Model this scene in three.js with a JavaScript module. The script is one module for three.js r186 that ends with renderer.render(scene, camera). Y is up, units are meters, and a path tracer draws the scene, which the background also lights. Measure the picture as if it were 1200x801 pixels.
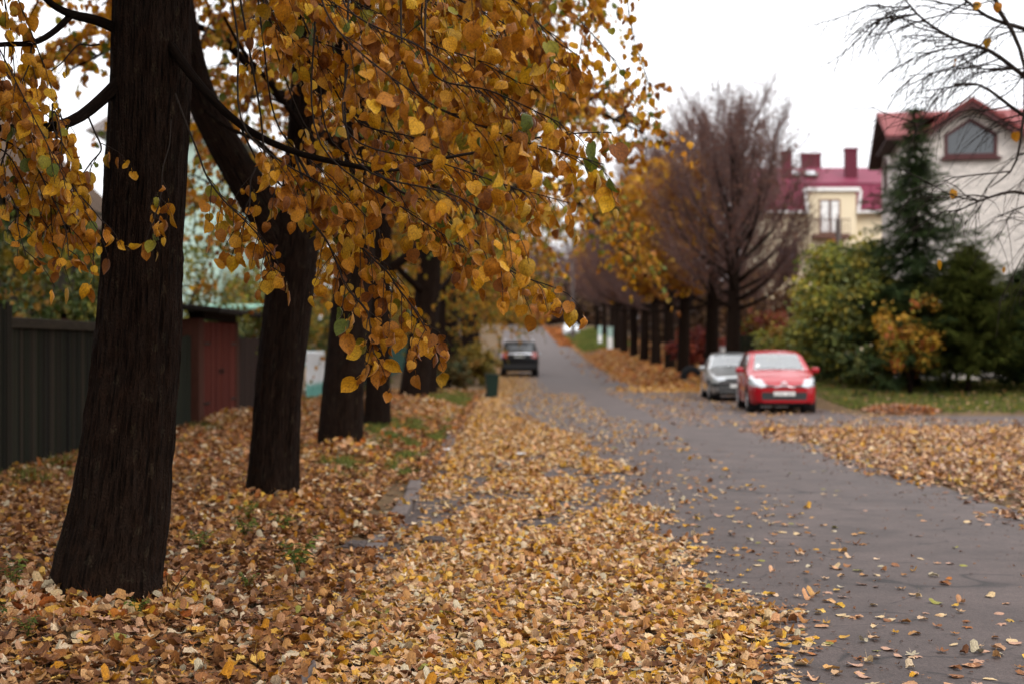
import * as THREE from 'three';
import { RoundedBoxGeometry } from 'three/addons/geometries/RoundedBoxGeometry.js';
import { mergeGeometries } from 'three/addons/utils/BufferGeometryUtils.js';
import { createNoise2D, createNoise3D, createNoise4D } from 'simplex-noise';

// ---------------------------------------------------------------- camera, sky, sun, exposure
const EYE = 1.6, FOCAL = 1667;                       // eye height in metres; focal length in pixels of the 1200 px wide photograph (a 50 mm lens)
const camera = new THREE.PerspectiveCamera(2 * Math.atan(400.5 / FOCAL) * 180 / Math.PI, 1024 / 683, 0.1, 1500);
camera.position.set(0, EYE, 0);
camera.rotation.x = 5.5 / FOCAL;
camera.focus = 7.0;
camera.userData.fStop = 1.9;

const scene = new THREE.Scene();
const renderer = new THREE.WebGLRenderer({ antialias: true });
renderer.toneMapping = THREE.LinearToneMapping;
renderer.toneMappingExposure = 1.1;
renderer.shadowMap.enabled = true;

function rngOf(seed) { let a = seed >>> 0; return () => { a = (a + 0x6d2b79f5) | 0; let t = Math.imul(a ^ (a >>> 15), 1 | a); t = (t + Math.imul(t ^ (t >>> 7), 61 | t)) ^ t; return ((t ^ (t >>> 14)) >>> 0) / 4294967296; }; }
const n2 = createNoise2D(rngOf(11)), n3 = createNoise3D(rngOf(12)), n4 = createNoise4D(rngOf(13));

{ // overcast sky: the standard overcast distribution (zenith brighter than horizon), a closed grey-white cloud sheet all round
  const W = 512, H = 256, data = new Float32Array(W * H * 4);
  for (let y = 0; y < H; y++) for (let x = 0; x < W; x++) {
    const el = ((y + 0.5) / H - 0.5) * Math.PI, az = x / W * Math.PI * 2, s = Math.max(0, Math.sin(el)), c = Math.cos(el);
    const cl = n3(c * Math.cos(az) * 1.6, s * 4, c * Math.sin(az) * 1.6) * 0.6 + n3(c * Math.cos(az) * 4, s * 9, c * Math.sin(az) * 4) * 0.4;
    const L = (el < 0 ? 0.35 : (1 + 2 * s) * (1 + 0.06 * cl)) * 0.98, i = (y * W + x) * 4;
    data[i] = L * 0.985; data[i + 1] = L * 0.995; data[i + 2] = L * 1.03; data[i + 3] = 1;
  }
  const t = new THREE.DataTexture(data, W, H, THREE.RGBAFormat, THREE.FloatType);
  t.mapping = THREE.EquirectangularReflectionMapping; t.magFilter = THREE.LinearFilter; t.minFilter = THREE.LinearFilter; t.needsUpdate = true;
  scene.background = t; scene.environment = t;
}
const sun = new THREE.DirectionalLight(new THREE.Color().setRGB(1, 0.95, 0.88), 1.5);
sun.position.set(34, 46, 22); sun.name = 'sun';
sun.castShadow = true; sun.shadow.radius = 45; sun.shadow.mapSize.set(2048, 2048);
Object.assign(sun.shadow.camera, { left: -60, right: 60, top: 60, bottom: -60, near: 1, far: 250 });
sun.target.position.set(2, 0, -30);
scene.add(sun, sun.target);

// ---------------------------------------------------------------- helpers
const V = (x, y, z) => new THREE.Vector3(x, y, z);
const { lerp, clamp, smoothstep } = THREE.MathUtils;
const at = (px, py, d) => V((px - 600) / FOCAL * d, EYE - (py - 406) / FOCAL * d, -d);   // a point sighted in the photograph, at its own distance d
const hex = (h) => new THREE.Color(h);
const lin = (r, g, b) => new THREE.Color().setRGB(r, g, b);
const taken = new Map();
function numbered(name) { const k = taken.get(name) ?? 0; taken.set(name, k + 1); return k ? name + '_' + String(k).padStart(3, '0') : name; }
function tag(o, label, category, group) { o.userData.label = label; o.userData.category = category; if (group) o.userData.group = group; return o; }
function thing(name, label, category, p = [0, 0, 0], turn = 0, group) {
  const o = new THREE.Group(); o.name = numbered(name); o.position.set(...p); o.rotation.y = turn; scene.add(o);
  return tag(o, label, category, group);
}
function part(name, geo, mat, parent) { const m = new THREE.Mesh(geo, mat); m.name = parent === scene ? numbered(name) : name; parent.add(m); return m; }
function structure(name, geo, mat, label) { const m = part(name, geo, mat, scene); m.userData.kind = 'structure'; if (label) m.userData.label = label; return m; }
const box = (w, h, d, x = 0, y = 0, z = 0) => new THREE.BoxGeometry(w, h, d).translate(x, y, z);
const rbox = (w, h, d, r, x = 0, y = 0, z = 0) => new RoundedBoxGeometry(w, h, d, 2, r).translate(x, y, z);
const span = (x0, x1, y0, y1, z0, z1) => box(x1 - x0, y1 - y0, z1 - z0, (x0 + x1) / 2, (y0 + y1) / 2, (z0 + z1) / 2);
const std = (o) => new THREE.MeshPhysicalMaterial({ roughness: 0.85, specularIntensity: (o.roughness ?? 0.85) > 0.55 ? 0.35 : 1, ...o });
const phys = (o) => new THREE.MeshPhysicalMaterial(o);

class Soup {   // collects tubes and strips into one geometry
  constructor() { this.p = []; this.n = []; this.u = []; this.i = []; }
  tube(pts, rad, sides, shape) {
    const N = pts.length, base = this.p.length / 3, T = V(), A = V(), B = V(), q = V();
    let ref = null, len = 0;
    for (let i = 0; i < N; i++) {
      T.subVectors(pts[Math.min(i + 1, N - 1)], pts[Math.max(i - 1, 0)]).normalize();
      if (!ref) ref = Math.abs(T.y) > 0.9 ? V(1, 0, 0) : V(0, 1, 0);
      A.copy(ref).addScaledVector(T, -ref.dot(T)).normalize(); ref = A.clone(); B.crossVectors(T, A);
      if (i) len += pts[i].distanceTo(pts[i - 1]);
      for (let k = 0; k <= sides; k++) {
        const a = k / sides * Math.PI * 2, c = Math.cos(a), s = Math.sin(a), r = rad[i] * (shape ? shape(a, len, i / (N - 1)) : 1);
        q.set(0, 0, 0).addScaledVector(A, c).addScaledVector(B, s);
        this.p.push(pts[i].x + q.x * r, pts[i].y + q.y * r, pts[i].z + q.z * r); this.n.push(q.x, q.y, q.z);
        this.u.push(k / sides * Math.max(1, Math.round(rad[0] * 6.28)), len);
      }
    }
    const w = sides + 1;
    for (let i = 0; i < N - 1; i++) for (let k = 0; k < sides; k++) { const a = base + i * w + k, b = a + 1, c = a + w, d = c + 1; this.i.push(a, b, c, b, d, c); }
    return this;
  }
  quad(a, b, c, d, normal) {
    const base = this.p.length / 3;
    for (const v of [a, b, c, d]) { this.p.push(v.x, v.y, v.z); this.n.push(normal.x, normal.y, normal.z); }
    this.u.push(0, 0, 1, 0, 1, 1, 0, 1); this.i.push(base, base + 1, base + 2, base, base + 2, base + 3);
  }
  geometry(recompute) {
    const g = new THREE.BufferGeometry();
    g.setAttribute('position', new THREE.Float32BufferAttribute(this.p, 3)); g.setAttribute('normal', new THREE.Float32BufferAttribute(this.n, 3)); g.setAttribute('uv', new THREE.Float32BufferAttribute(this.u, 2));
    g.setIndex(this.i);
    if (recompute) g.computeVertexNormals();
    return g;
  }
}
const smooth = (pts, n) => new THREE.CatmullRomCurve3(pts, false, 'centripetal').getPoints(n);
const taper = (n, a, b, e = 1) => Array.from({ length: n }, (_, i) => lerp(a, b, Math.pow(i / (n - 1), e)));
const between = (a, b, r) => a + (b - a) * r();
function pick(list, r) { return list[Math.floor(r() * list.length) % list.length]; }
function inside(poly, x, y) { let c = false; for (let i = 0, j = poly.length - 1; i < poly.length; j = i++) { const [a, b] = poly[i], [p, q] = poly[j]; if ((b > y) !== (q > y) && x < (p - a) * (y - b) / (q - b) + a) c = !c; } return c; }
function scatter(name, geos, mat, items, parent, kind = 'stuff') {   // uncountable copies: one InstancedMesh for each shape
  const dummy = new THREE.Matrix4();
  geos.forEach((g, k) => {
    const mine = items.filter((_, i) => i % geos.length === k); if (!mine.length) return;
    const m = new THREE.InstancedMesh(g, mat, mine.length); m.name = name; m.userData.kind = kind;
    mine.forEach((it, i) => { m.setMatrixAt(i, dummy.compose(it.p, it.q, it.s)); m.setColorAt(i, it.c); });
    parent.add(m);
  });
}
function dataTexture(size, fn, srgb, repeat = 1) {
  const d = new Uint8Array(size * size * 4);
  for (let y = 0; y < size; y++) for (let x = 0; x < size; x++) { const c = fn(x / size, y / size, x, y), i = (y * size + x) * 4; for (let k = 0; k < 3; k++) d[i + k] = clamp(Math.round((Array.isArray(c) ? c[k] : c) * 255), 0, 255); d[i + 3] = 255; }
  const t = new THREE.DataTexture(d, size, size); t.magFilter = THREE.LinearFilter; t.minFilter = THREE.LinearMipmapLinearFilter; t.wrapS = t.wrapT = THREE.RepeatWrapping; t.repeat.set(repeat, repeat);
  if (srgb) t.colorSpace = THREE.SRGBColorSpace; t.needsUpdate = true; return t;
}
const TAU = Math.PI * 2;
const loop = (u, v, k, kv = k) => n4(Math.cos(u * TAU) * k, Math.sin(u * TAU) * k, Math.cos(v * TAU) * kv, Math.sin(v * TAU) * kv);   // noise that tiles

// ---------------------------------------------------------------- textures and materials
const barkH = (u, v) => { const w = loop(u, v, 0.4, 0.5) * 0.012; const a = 1 - Math.abs(loop(u + w, v, 4.6, 0.5)), b = 1 - Math.abs(loop(u + w + 0.37, v, 8.5, 1.1)); return clamp(a * 0.55 + b * 0.35 + loop(u, v, 12, 8) * 0.12, 0, 1); };
const barkBump = dataTexture(512, (u, v) => barkH(u, v));
const barkMap = dataTexture(512, (u, v) => { const h = barkH(u, v), l = loop(u + 0.2, v, 1.2, 1.2), f = loop(u, v, 20, 14) * 0.06; const lich = loop(u + 0.55, v, 1.6, 1.1) * 0.7 + loop(u, v, 7, 6) * 0.45 > 0.42 ? 0.16 + loop(u, v, 16, 14) * 0.08 : 0, k = 0.24 + 0.5 * h + f + lich; return [k * 1.0, k * (0.86 + 0.05 * l + lich * 0.5), k * (0.76 + 0.08 * l + lich * 0.3)]; }, true);
const bark = std({ map: barkMap, bumpMap: barkBump, bumpScale: 0.035, roughness: 0.95, specularIntensity: 0.12, color: lin(0.042, 0.033, 0.029) });
const barkFar = bark;
const twigMat = std({ color: lin(0.022, 0.016, 0.013), roughness: 0.9, specularIntensity: 0.15 });
const twigBrown = std({ color: lin(0.125, 0.075, 0.066), roughness: 0.9, specularIntensity: 0.1 });
const leafMap = dataTexture(128, (u, v) => {   // pale midrib and side veins, blotches; u across the blade, v from stalk to tip
  const x = Math.abs(u - 0.5), rib = Math.exp(-x * x * 5000) * 0.16, side = Math.pow(Math.max(0, Math.cos((v - x * 0.9) * 44)), 24) * 0.09;
  const b = n2(u * 5, v * 5) * 0.09 + n2(u * 14 + 9, v * 14) * 0.06, spot = n2(u * 9 + 40, v * 9) > 0.62 ? -0.22 : 0, k = 0.84 + rib + side + b + spot;
  return [k, k - (spot ? 0.03 : 0), k - (spot ? 0.02 : 0)];
}, true);
const leafMat = phys({ map: leafMap, roughness: 0.75, transmission: 0.36, thickness: 0, side: THREE.DoubleSide, specularIntensity: 0.5 });
const dryLeafMat = phys({ map: leafMap, roughness: 0.8, transmission: 0.12, thickness: 0, side: THREE.DoubleSide, specularIntensity: 0.5 });
const GOLD = ['#dc9a10', '#cf890c', '#e5a814', '#c47c0e', '#d39210', '#e0a012', '#b4700e', '#eab51e', '#bb8e14', '#948a1c', '#667020', '#cc840e', '#a0600f', '#8a4e10', '#b87412'].map(hex);   // gold, a few still green, some already brown
const GREENISH = ['#a88c1e', '#8c8522', '#c2921c', '#747a24', '#b98518', '#9a7a1c', '#c98a18'].map(hex);
const LITTER = ['#deb280', '#d8a670', '#e8c896', '#c89256', '#d6a260', '#b47c42', '#965f34', '#dca640', '#d49a20', '#c4841c', '#dfae3c', '#e2b65a', '#744a2e', '#ecd2ae', '#e4be96', '#d69e70', '#a46e40', '#cabb9c', '#e0b386', '#ae7434', '#e6c29c', '#deac84'].map(hex);
const tint = (c, r, lo = 0.8, hi = 1.12) => c.clone().multiplyScalar(between(lo, hi, r));

function leafGeometry({ bend = 0, fold = 0.2, wob = 0.03, seed = 1, stalk = 0.45, wide = 1 }) {   // a heart-shaped linden blade, stalk at the origin, tip towards -y
  const r = rngOf(seed), ts = [0, 0.09, 0.24, 0.42, 0.6, 0.78, 0.91, 1], ws = [0.12, 0.35, 0.47, 0.48, 0.40, 0.25, 0.09, 0], lift = [0.1, 0.1, 0.03, 0, 0, 0, 0, 0], p = [], uv = [], idx = [];
  ts.forEach((t, i) => {
    for (const s of [-1, -0.5, 0, 0.5, 1]) {
      const x = ws[i] * s * wide * (1 + (r() - 0.5) * 0.1), y = -t + lift[i] * Math.abs(s);
      p.push(x, y - stalk, Math.abs(x) * fold + bend * (t - 0.3) * (t - 0.3) - bend * 0.09 + (r() - 0.5) * wob); uv.push(x + 0.5, t);
    }
  });
  for (let i = 0; i < 7; i++) for (let k = 0; k < 4; k++) { const a = i * 5 + k; idx.push(a, a + 5, a + 1); if (i < 6) idx.push(a + 1, a + 5, a + 6); }
  const b = p.length / 3; p.push(-0.012, 0, 0, 0.012, 0, 0, 0, -stalk - 0.05, bend * 0.02); uv.push(0.5, 0.5, 0.5, 0.5, 0.5, 0.5); idx.push(b, b + 2, b + 1);
  const g = new THREE.BufferGeometry(); g.setAttribute('position', new THREE.Float32BufferAttribute(p, 3)); g.setAttribute('uv', new THREE.Float32BufferAttribute(uv, 2)); g.setIndex(idx); g.computeVertexNormals(); return g;
}
const leafShapes = [leafGeometry({ bend: 0.5, fold: 0.25, seed: 1 }), leafGeometry({ bend: -0.4, fold: 0.45, seed: 2, wide: 0.95 }), leafGeometry({ bend: 0.25, fold: -0.2, seed: 3, wob: 0.06 }), leafGeometry({ bend: 0.8, fold: 0.6, seed: 4, wob: 0.08, wide: 1.05 }), leafGeometry({ bend: 1.6, fold: 0.9, seed: 5, wob: 0.1, wide: 0.9 }), leafGeometry({ bend: -1.1, fold: -0.7, seed: 6, wob: 0.12, wide: 0.85 })];
function fallenGeometry({ lobes = 0, cx = 0, cy = 0, cxy = 0, wob = 0.05, seed = 1 }) {   // a leaf on the ground, lying in xz, curled as it dried
  const r = rngOf(seed), n = lobes ? lobes * 4 : 14, p = [0, 0, 0], uv = [0.5, 0.5], idx = [];
  for (const ring of [0.5, 1]) for (let i = 0; i < n; i++) {
    const a = i / n * TAU; let R = lobes ? 0.36 + 0.17 * (i % 4 === 0 ? 1 : i % 4 === 2 ? -0.9 : 0.15) : 0.44 + 0.06 * Math.cos(a * 2) + (Math.cos(a) > 0.9 ? 0.12 : 0) - (Math.cos(a) < -0.95 ? 0.14 : 0);
    R *= ring * (1 + (r() - 0.5) * 0.16);
    const x = Math.cos(a) * R, z = Math.sin(a) * R; p.push(x, 0, z); uv.push(0.5 + z, 0.5 + x);
  }
  const b = p.length / 3; p.push(-0.38, 0.01, -0.012, -0.38, 0.01, 0.012, -0.85, 0.06, 0.05); uv.push(0.5, 0.2, 0.5, 0.2, 0.5, 0.2);
  for (let i = 0; i < p.length; i += 3) { const x = p[i], z = p[i + 2]; p[i + 1] += cx * x * x + cy * z * z + cxy * x * z + (i && i < b * 3 ? (r() - 0.5) * wob * 2 : 0); }
  for (let i = 0; i < n; i++) { const j = (i + 1) % n; idx.push(0, 1 + j, 1 + i, 1 + i, 1 + j, 1 + n + i, 1 + j, 1 + n + j, 1 + n + i); }
  idx.push(b, b + 1, b + 2);
  const g = new THREE.BufferGeometry(); g.setAttribute('position', new THREE.Float32BufferAttribute(p, 3)); g.setAttribute('uv', new THREE.Float32BufferAttribute(uv, 2)); g.setIndex(idx); g.computeVertexNormals(); return g;
}
const fallenShapes = [
  fallenGeometry({ cx: 0.5, cy: 0.3, seed: 1 }), fallenGeometry({ cx: -0.5, cy: 0.9, seed: 2 }), fallenGeometry({ cy: 1.5, cxy: 0.5, seed: 3, wob: 0.08 }), fallenGeometry({ lobes: 5, cx: 0.4, cy: 0.5, seed: 4 }),
  fallenGeometry({ lobes: 5, cx: -0.7, cy: -0.3, seed: 5, wob: 0.08 }), fallenGeometry({ cx: 1.6, cy: -0.4, seed: 6, wob: 0.09 }), fallenGeometry({ cx: -0.9, cy: -0.9, seed: 7, wob: 0.08 }),
];

// ---------------------------------------------------------------- ground, road, kerb
const roadY = (z) => { const s = Math.max(0, -z - 62); return Math.min(0.043 * s * s / (s + 40), 4.6); };
function bumps(x, z, a) { return a * (0.6 * n2(x * 0.5, z * 0.5) + 0.4 * n2(x * 1.6 + 7, z * 1.6)); }
const inRoad = (x) => x > -1.1 && x < 5.05;
function groundY(x, z) {
  const d = -z; let y = roadY(z);
  if (inRoad(x)) return y - 0.04;
  if (x <= -1.1) {
    const k = smoothstep(-x, 1.1, 2.1);
    y += 0.06 + 0.10 * k - 0.05 * smoothstep(-x, 3.2, 5) + bumps(x, z, 0.05) * k;
    return y;
  }
  const lawn = smoothstep(x, 7.8, 8.6) * smoothstep(d, 33.2, 34), bank = smoothstep(x, 5.4, 7.4) * smoothstep(d, 51, 56) * (1 - 0.4 * smoothstep(d, 100, 130));
  y += -0.012 + Math.max((0.1 + 0.42 * smoothstep(d, 34, 42)) * lawn, 0.42 * bank) + bumps(x, z, 0.03) * Math.max(lawn, bank);
  return y;
}
const roadTop = (x, z) => roadY(z) + (x > -1 && x < 5 ? 0.03 * Math.sin((x + 1) / 6 * Math.PI) : 0) - 0.006;
function sheet(xs, zs, height) {
  const p = [], uv = [], idx = [], w = xs.length;
  for (const z of zs) for (const x of xs) { p.push(x, height(x, z), z); uv.push(x, -z); }
  for (let j = 0; j < zs.length - 1; j++) for (let i = 0; i < w - 1; i++) { const a = j * w + i, b = a + 1, c = a + w, d = c + 1; idx.push(a, b, c, b, d, c); }
  const g = new THREE.BufferGeometry(); g.setAttribute('position', new THREE.Float32BufferAttribute(p, 3)); g.setAttribute('uv', new THREE.Float32BufferAttribute(uv, 2)); g.setIndex(idx); g.computeVertexNormals(); return g;
}
function steps(...runs) { const out = []; for (const [a, b, s] of runs) { const n = Math.max(1, Math.round(Math.abs(b - a) / s)); for (let i = 0; i < n; i++) out.push(a + (b - a) * i / n); } out.push(runs.at(-1)[1]); return out; }
const soilMap = dataTexture(512, (u, v) => { const a = loop(u, v, 1.4), b = loop(u, v, 5), c = loop(u + 0.5, v, 16), k = 0.36 + 0.07 * a + 0.06 * b + 0.1 * c; return [k * 1.05, k * (0.86 - 0.03 * b), k * 0.62]; }, true, 1 / 2.3);
const soilMat = std({ map: soilMap, roughness: 1, color: lin(0.8, 0.75, 0.7) });
structure('ground', sheet(steps([-500, -60, 40], [-60, -12, 3], [-12, -1.12, 0.28], [-1.12, -1.08, 0.04], [-1.08, 5.02, 1.5], [5.02, 5.08, 0.06], [5.08, 16, 0.4], [16, 60, 4], [60, 500, 40]),
  steps([40, 0, 4], [0, -60, 0.35], [-60, -130, 1.2], [-130, -240, 5], [-240, -900, 60]), groundY), soilMat);
const asphaltMap = dataTexture(1024, (u, v) => {
  const coarse = loop(u, v, 0.8) * 0.034 + loop(u + 0.3, v, 2.2) * 0.026 + loop(u + 0.6, v, 6) * 0.02, fine = loop(u, v, 40) * 0.05 + loop(u + 0.7, v, 90) * 0.06;
  const w = loop(u, v, 1.1) * 0.08, crack = Math.exp(-Math.pow(Math.abs(loop(u + w + 0.15, v, 0.9)) * 60, 2)) * (loop(u, v + 0.4, 1.3) > -0.05 ? 0.12 : 0), k = 0.285 + coarse + fine - crack;
  return [k * 1.06, k * 0.96, k * 0.93];
}, true, 1 / 6);
const asphaltBump = dataTexture(512, (u, v) => 0.5 + loop(u, v, 45) * 0.25 + loop(u, v, 20) * 0.15, false, 1 / 1.5);
const asphalt = std({ map: asphaltMap, bumpMap: asphaltBump, bumpScale: 0.008, roughness: 0.72, specularIntensity: 0.55, color: lin(0.93, 0.82, 0.78) });
const edge = (z) => 5.0 + 0.12 * n2(z * 0.4, 3) + 0.06 * n2(z * 1.7, 5);
const roadGeo = sheet([0, 0.1, 0.25, 0.4, 0.55, 0.7, 0.85, 0.95, 1], steps([20, -80, 0.5], [-80, -230, 2]), () => 0);
{ const p = roadGeo.attributes.position, uv = roadGeo.attributes.uv; for (let i = 0; i < p.count; i++) { const z = p.getZ(i), t = p.getX(i), x = lerp(-0.98, edge(z), t); p.setXYZ(i, x, roadY(z) + 0.03 * Math.sin(t * Math.PI) - 0.006, z); uv.setXY(i, x, -z); } roadGeo.computeVertexNormals(); }
structure('road', roadGeo, asphalt, 'brown-grey asphalt street running uphill between the trees');
const apron = (x0, x1, z0, z1, name, label) => structure(name, sheet(steps([x0, x1, 0.5]), steps([z0, z1, 0.5]), (x, z) => roadY(z) + 0.004), asphalt, label);
apron(4.6, 30, -28.6, -33.0, 'driveway', 'asphalt driveway branching off beside the lawn');
apron(4.7, 8.25, -33.0, -50.0, 'parking_strip', 'asphalt strip where the two cars are parked');
const concreteMap = dataTexture(256, (u, v) => { const k = 0.5 + loop(u, v, 1.5) * 0.06 + loop(u, v, 14) * 0.06; return [k, k * 0.94, k * 0.9]; }, true);
const concrete = std({ map: concreteMap, roughness: 0.95, color: lin(0.55, 0.5, 0.5) });
{
  const r = rngOf(5), kerb = new THREE.Group(); kerb.name = 'kerb'; kerb.userData.kind = 'structure'; kerb.userData.label = 'low kerb of worn concrete stones along the leaf-covered verge'; scene.add(kerb);
  const g = rbox(0.15, 0.3, 0.97, 0.03);
  for (let i = 0; i < 46; i++) { const s = part('kerb_stone', g, concrete, kerb), z = -4.5 - i; s.position.set(-1.06 + (r() - 0.5) * 0.05, roadY(z) - (i < 6 || i > 12 ? 0.08 : 0.045) + (r() - 0.5) * 0.03, z); s.rotation.set((r() - 0.5) * 0.03, (r() - 0.5) * 0.06, (r() - 0.5) * 0.18); }
}

// ---------------------------------------------------------------- trees
const UP = V(0, 1, 0);
function hang(r, spread = 0.75) { return new THREE.Quaternion().setFromEuler(new THREE.Euler((r() - 0.5) * 2 * spread, r() * TAU, (r() - 0.5) * 2 * spread)); }
function trunkGeometry(pts, rad, sides, rows, { flare = 0.35, furrow = 0.012, lobes = 3, seed = 1 } = {}) {
  const c = smooth(pts, rows), rc = new THREE.CatmullRomCurve3(rad.map((x, i) => V(x, i / (rad.length - 1), 0)), false, 'centripetal'), R = c.map((_, i) => rc.getPoint(i / rows).x), s = new Soup();
  s.tube(c, R, sides, (a, len, t) => {
    const r0 = R[Math.round(t * rows)], k = r0 / 0.028, b = Math.exp(-Math.max(0, len - 0.1) / 0.28);
    const ridge = 1 - Math.abs(n3(Math.cos(a) * k, Math.sin(a) * k, len * 1.0 + seed * 9)), lump = n3(Math.cos(a) * 1.3, Math.sin(a) * 1.3, len * 0.7 + seed * 5) * 0.05;
    return 1 + lump + flare * b * (0.65 + 0.5 * Math.cos(lobes * a + seed)) + (ridge - 0.6) * furrow / r0;
  });
  const g = s.geometry(true), n = g.attributes.normal, w = sides + 1;
  for (let i = 0; i <= rows; i++) { const a = i * w, b = a + sides, x = n.getX(a) + n.getX(b), y = n.getY(a) + n.getY(b), z = n.getZ(a) + n.getZ(b), l = Math.hypot(x, y, z); n.setXYZ(a, x / l, y / l, z / l); n.setXYZ(b, x / l, y / l, z / l); }
  return { g, at: (h) => { let i = 0; while (i < c.length - 1 && c[i].y < h) i++; return c[i].clone(); }, radius: (h) => { let i = 0; while (i < c.length - 1 && c[i].y < h) i++; return R[i]; } };
}
// grows limbs, branches, twigs and leaf places of a crown round a trunk; lengths in metres, base at the origin
function growCrown(r, trunk, { limbs = 13, lowest = 2.8, H = 9, reach = 4, branches = 8, twigs = 6, leaves = 7, droop = 0.5, steep = 1, leafSize = 0.085, twigLen = 0.6, start = 0, twigR = 0.005 }) {
  const out = { limb: [], branch: new Soup(), twig: new Soup(), leaf: [] };
  for (let i = 0; i < limbs; i++) {
    const t = (i + 0.5) / limbs, h = lerp(lowest, H * 0.93, t), p0 = trunk.at(h), az = start + i * 2.399 + (r() - 0.5) * 0.5, dir = V(Math.cos(az), 0, Math.sin(az));
    const R = reach * (1 - 0.6 * t) * between(0.85, 1.15, r), rise = R * lerp(0.45, 1.3, t) * steep, r0 = Math.min(trunk.radius(h) * 0.55, lerp(0.1, 0.05, t));
    const P = (a, b) => p0.clone().addScaledVector(dir, R * a).addScaledVector(UP, rise * b).add(V((r() - 0.5) * 0.3, (r() - 0.5) * 0.2, (r() - 0.5) * 0.3));
    const c = smooth([p0, P(0.3, 0.5), P(0.62, 0.92), P(1, lerp(1 - droop, 1.15, t))], 12), s = new Soup(); s.tube(c, taper(13, r0, 0.012), 7); out.limb.push(s.geometry());
    for (let k = 0; k < branches; k++) {
      const u = 0.22 + 0.78 * (k + r() * 0.6) / branches, q = c[Math.min(12, Math.round(u * 12))], fwd = dir.clone().applyAxisAngle(UP, (k % 2 ? 1 : -1) * between(0.4, 1.15, r));
      const L = lerp(1.9, 0.8, u) * between(0.75, 1.2, r) * (reach / 4), b = smooth([q, q.clone().addScaledVector(fwd, L * 0.5).addScaledVector(UP, L * (0.22 * steep)), q.clone().addScaledVector(fwd, L).addScaledVector(UP, L * lerp(-droop, 0.4, t) * between(0.6, 1.3, r))], 6);
      out.branch.tube(b, taper(7, 0.022, 0.006), 5);
      for (let m = 0; m < twigs; m++) {
        const q2 = b[1 + Math.floor((m + r()) / twigs * 5.9)] ?? b[6], d2 = fwd.clone().applyAxisAngle(UP, (m % 2 ? 1 : -1) * between(0.3, 1.4, r)), l = twigLen * between(0.6, 1.3, r), dn = between(-0.2, 1, r) * droop * 1.4 - (1 - droop) * 0.35 * steep;
        const w = smooth([q2, q2.clone().addScaledVector(d2, l * 0.5).addScaledVector(UP, -dn * l * 0.3), q2.clone().addScaledVector(d2, l * 0.85).addScaledVector(UP, -dn * l)], 3);
        out.twig.tube(w, taper(4, twigR, twigR * 0.4), 3);
        for (let j = 0; j < leaves; j++) { const f = (j + r()) / leaves, e = Math.min(2, Math.floor(f * 3)); out.leaf.push({ p: w[e].clone().lerp(w[e + 1], f * 3 - e).add(V((r() - 0.5) * 0.06, 0, (r() - 0.5) * 0.06)), q: hang(r), s: V(1, 1, 1).multiplyScalar(leafSize * between(0.75, 1.2, r)) }); }
      }
    }
  }
  return out;
}
// the leaves that show largest from the street become single leaf parts, the rest one mass
const leafMats = GOLD.map((c) => { const m = leafMat.clone(); m.color.copy(c); return m; });
function dressNear(tree, base, leaves, r) {
  for (const l of leaves) {
    const w = l.p.clone().add(base), d = -w.z, px = 600 + w.x / d * FOCAL, py = 406 - (w.y - EYE) / d * FOCAL;
    l.big = d > 3 && px > -10 && px < 1210 && py > -10 && py < 811 ? l.s.x / d : 0;
    l.k = Math.floor(r() * GOLD.length); if (l.k > 8 && l.k < 11 && r() < 0.55) l.k = Math.floor(r() * 8);
  }
  leaves.sort((a, b) => b.big - a.big);
  leaves.slice(0, 300).forEach((l, i) => { const m = part('leaf', leafShapes[i % leafShapes.length], leafMats[l.k], tree); m.position.copy(l.p); m.quaternion.copy(l.q); m.scale.copy(l.s); });
  scatter('foliage', leafShapes, leafMat, leaves.slice(300).map((l) => ({ ...l, c: tint(GOLD[l.k], r) })), tree);
}
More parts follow.
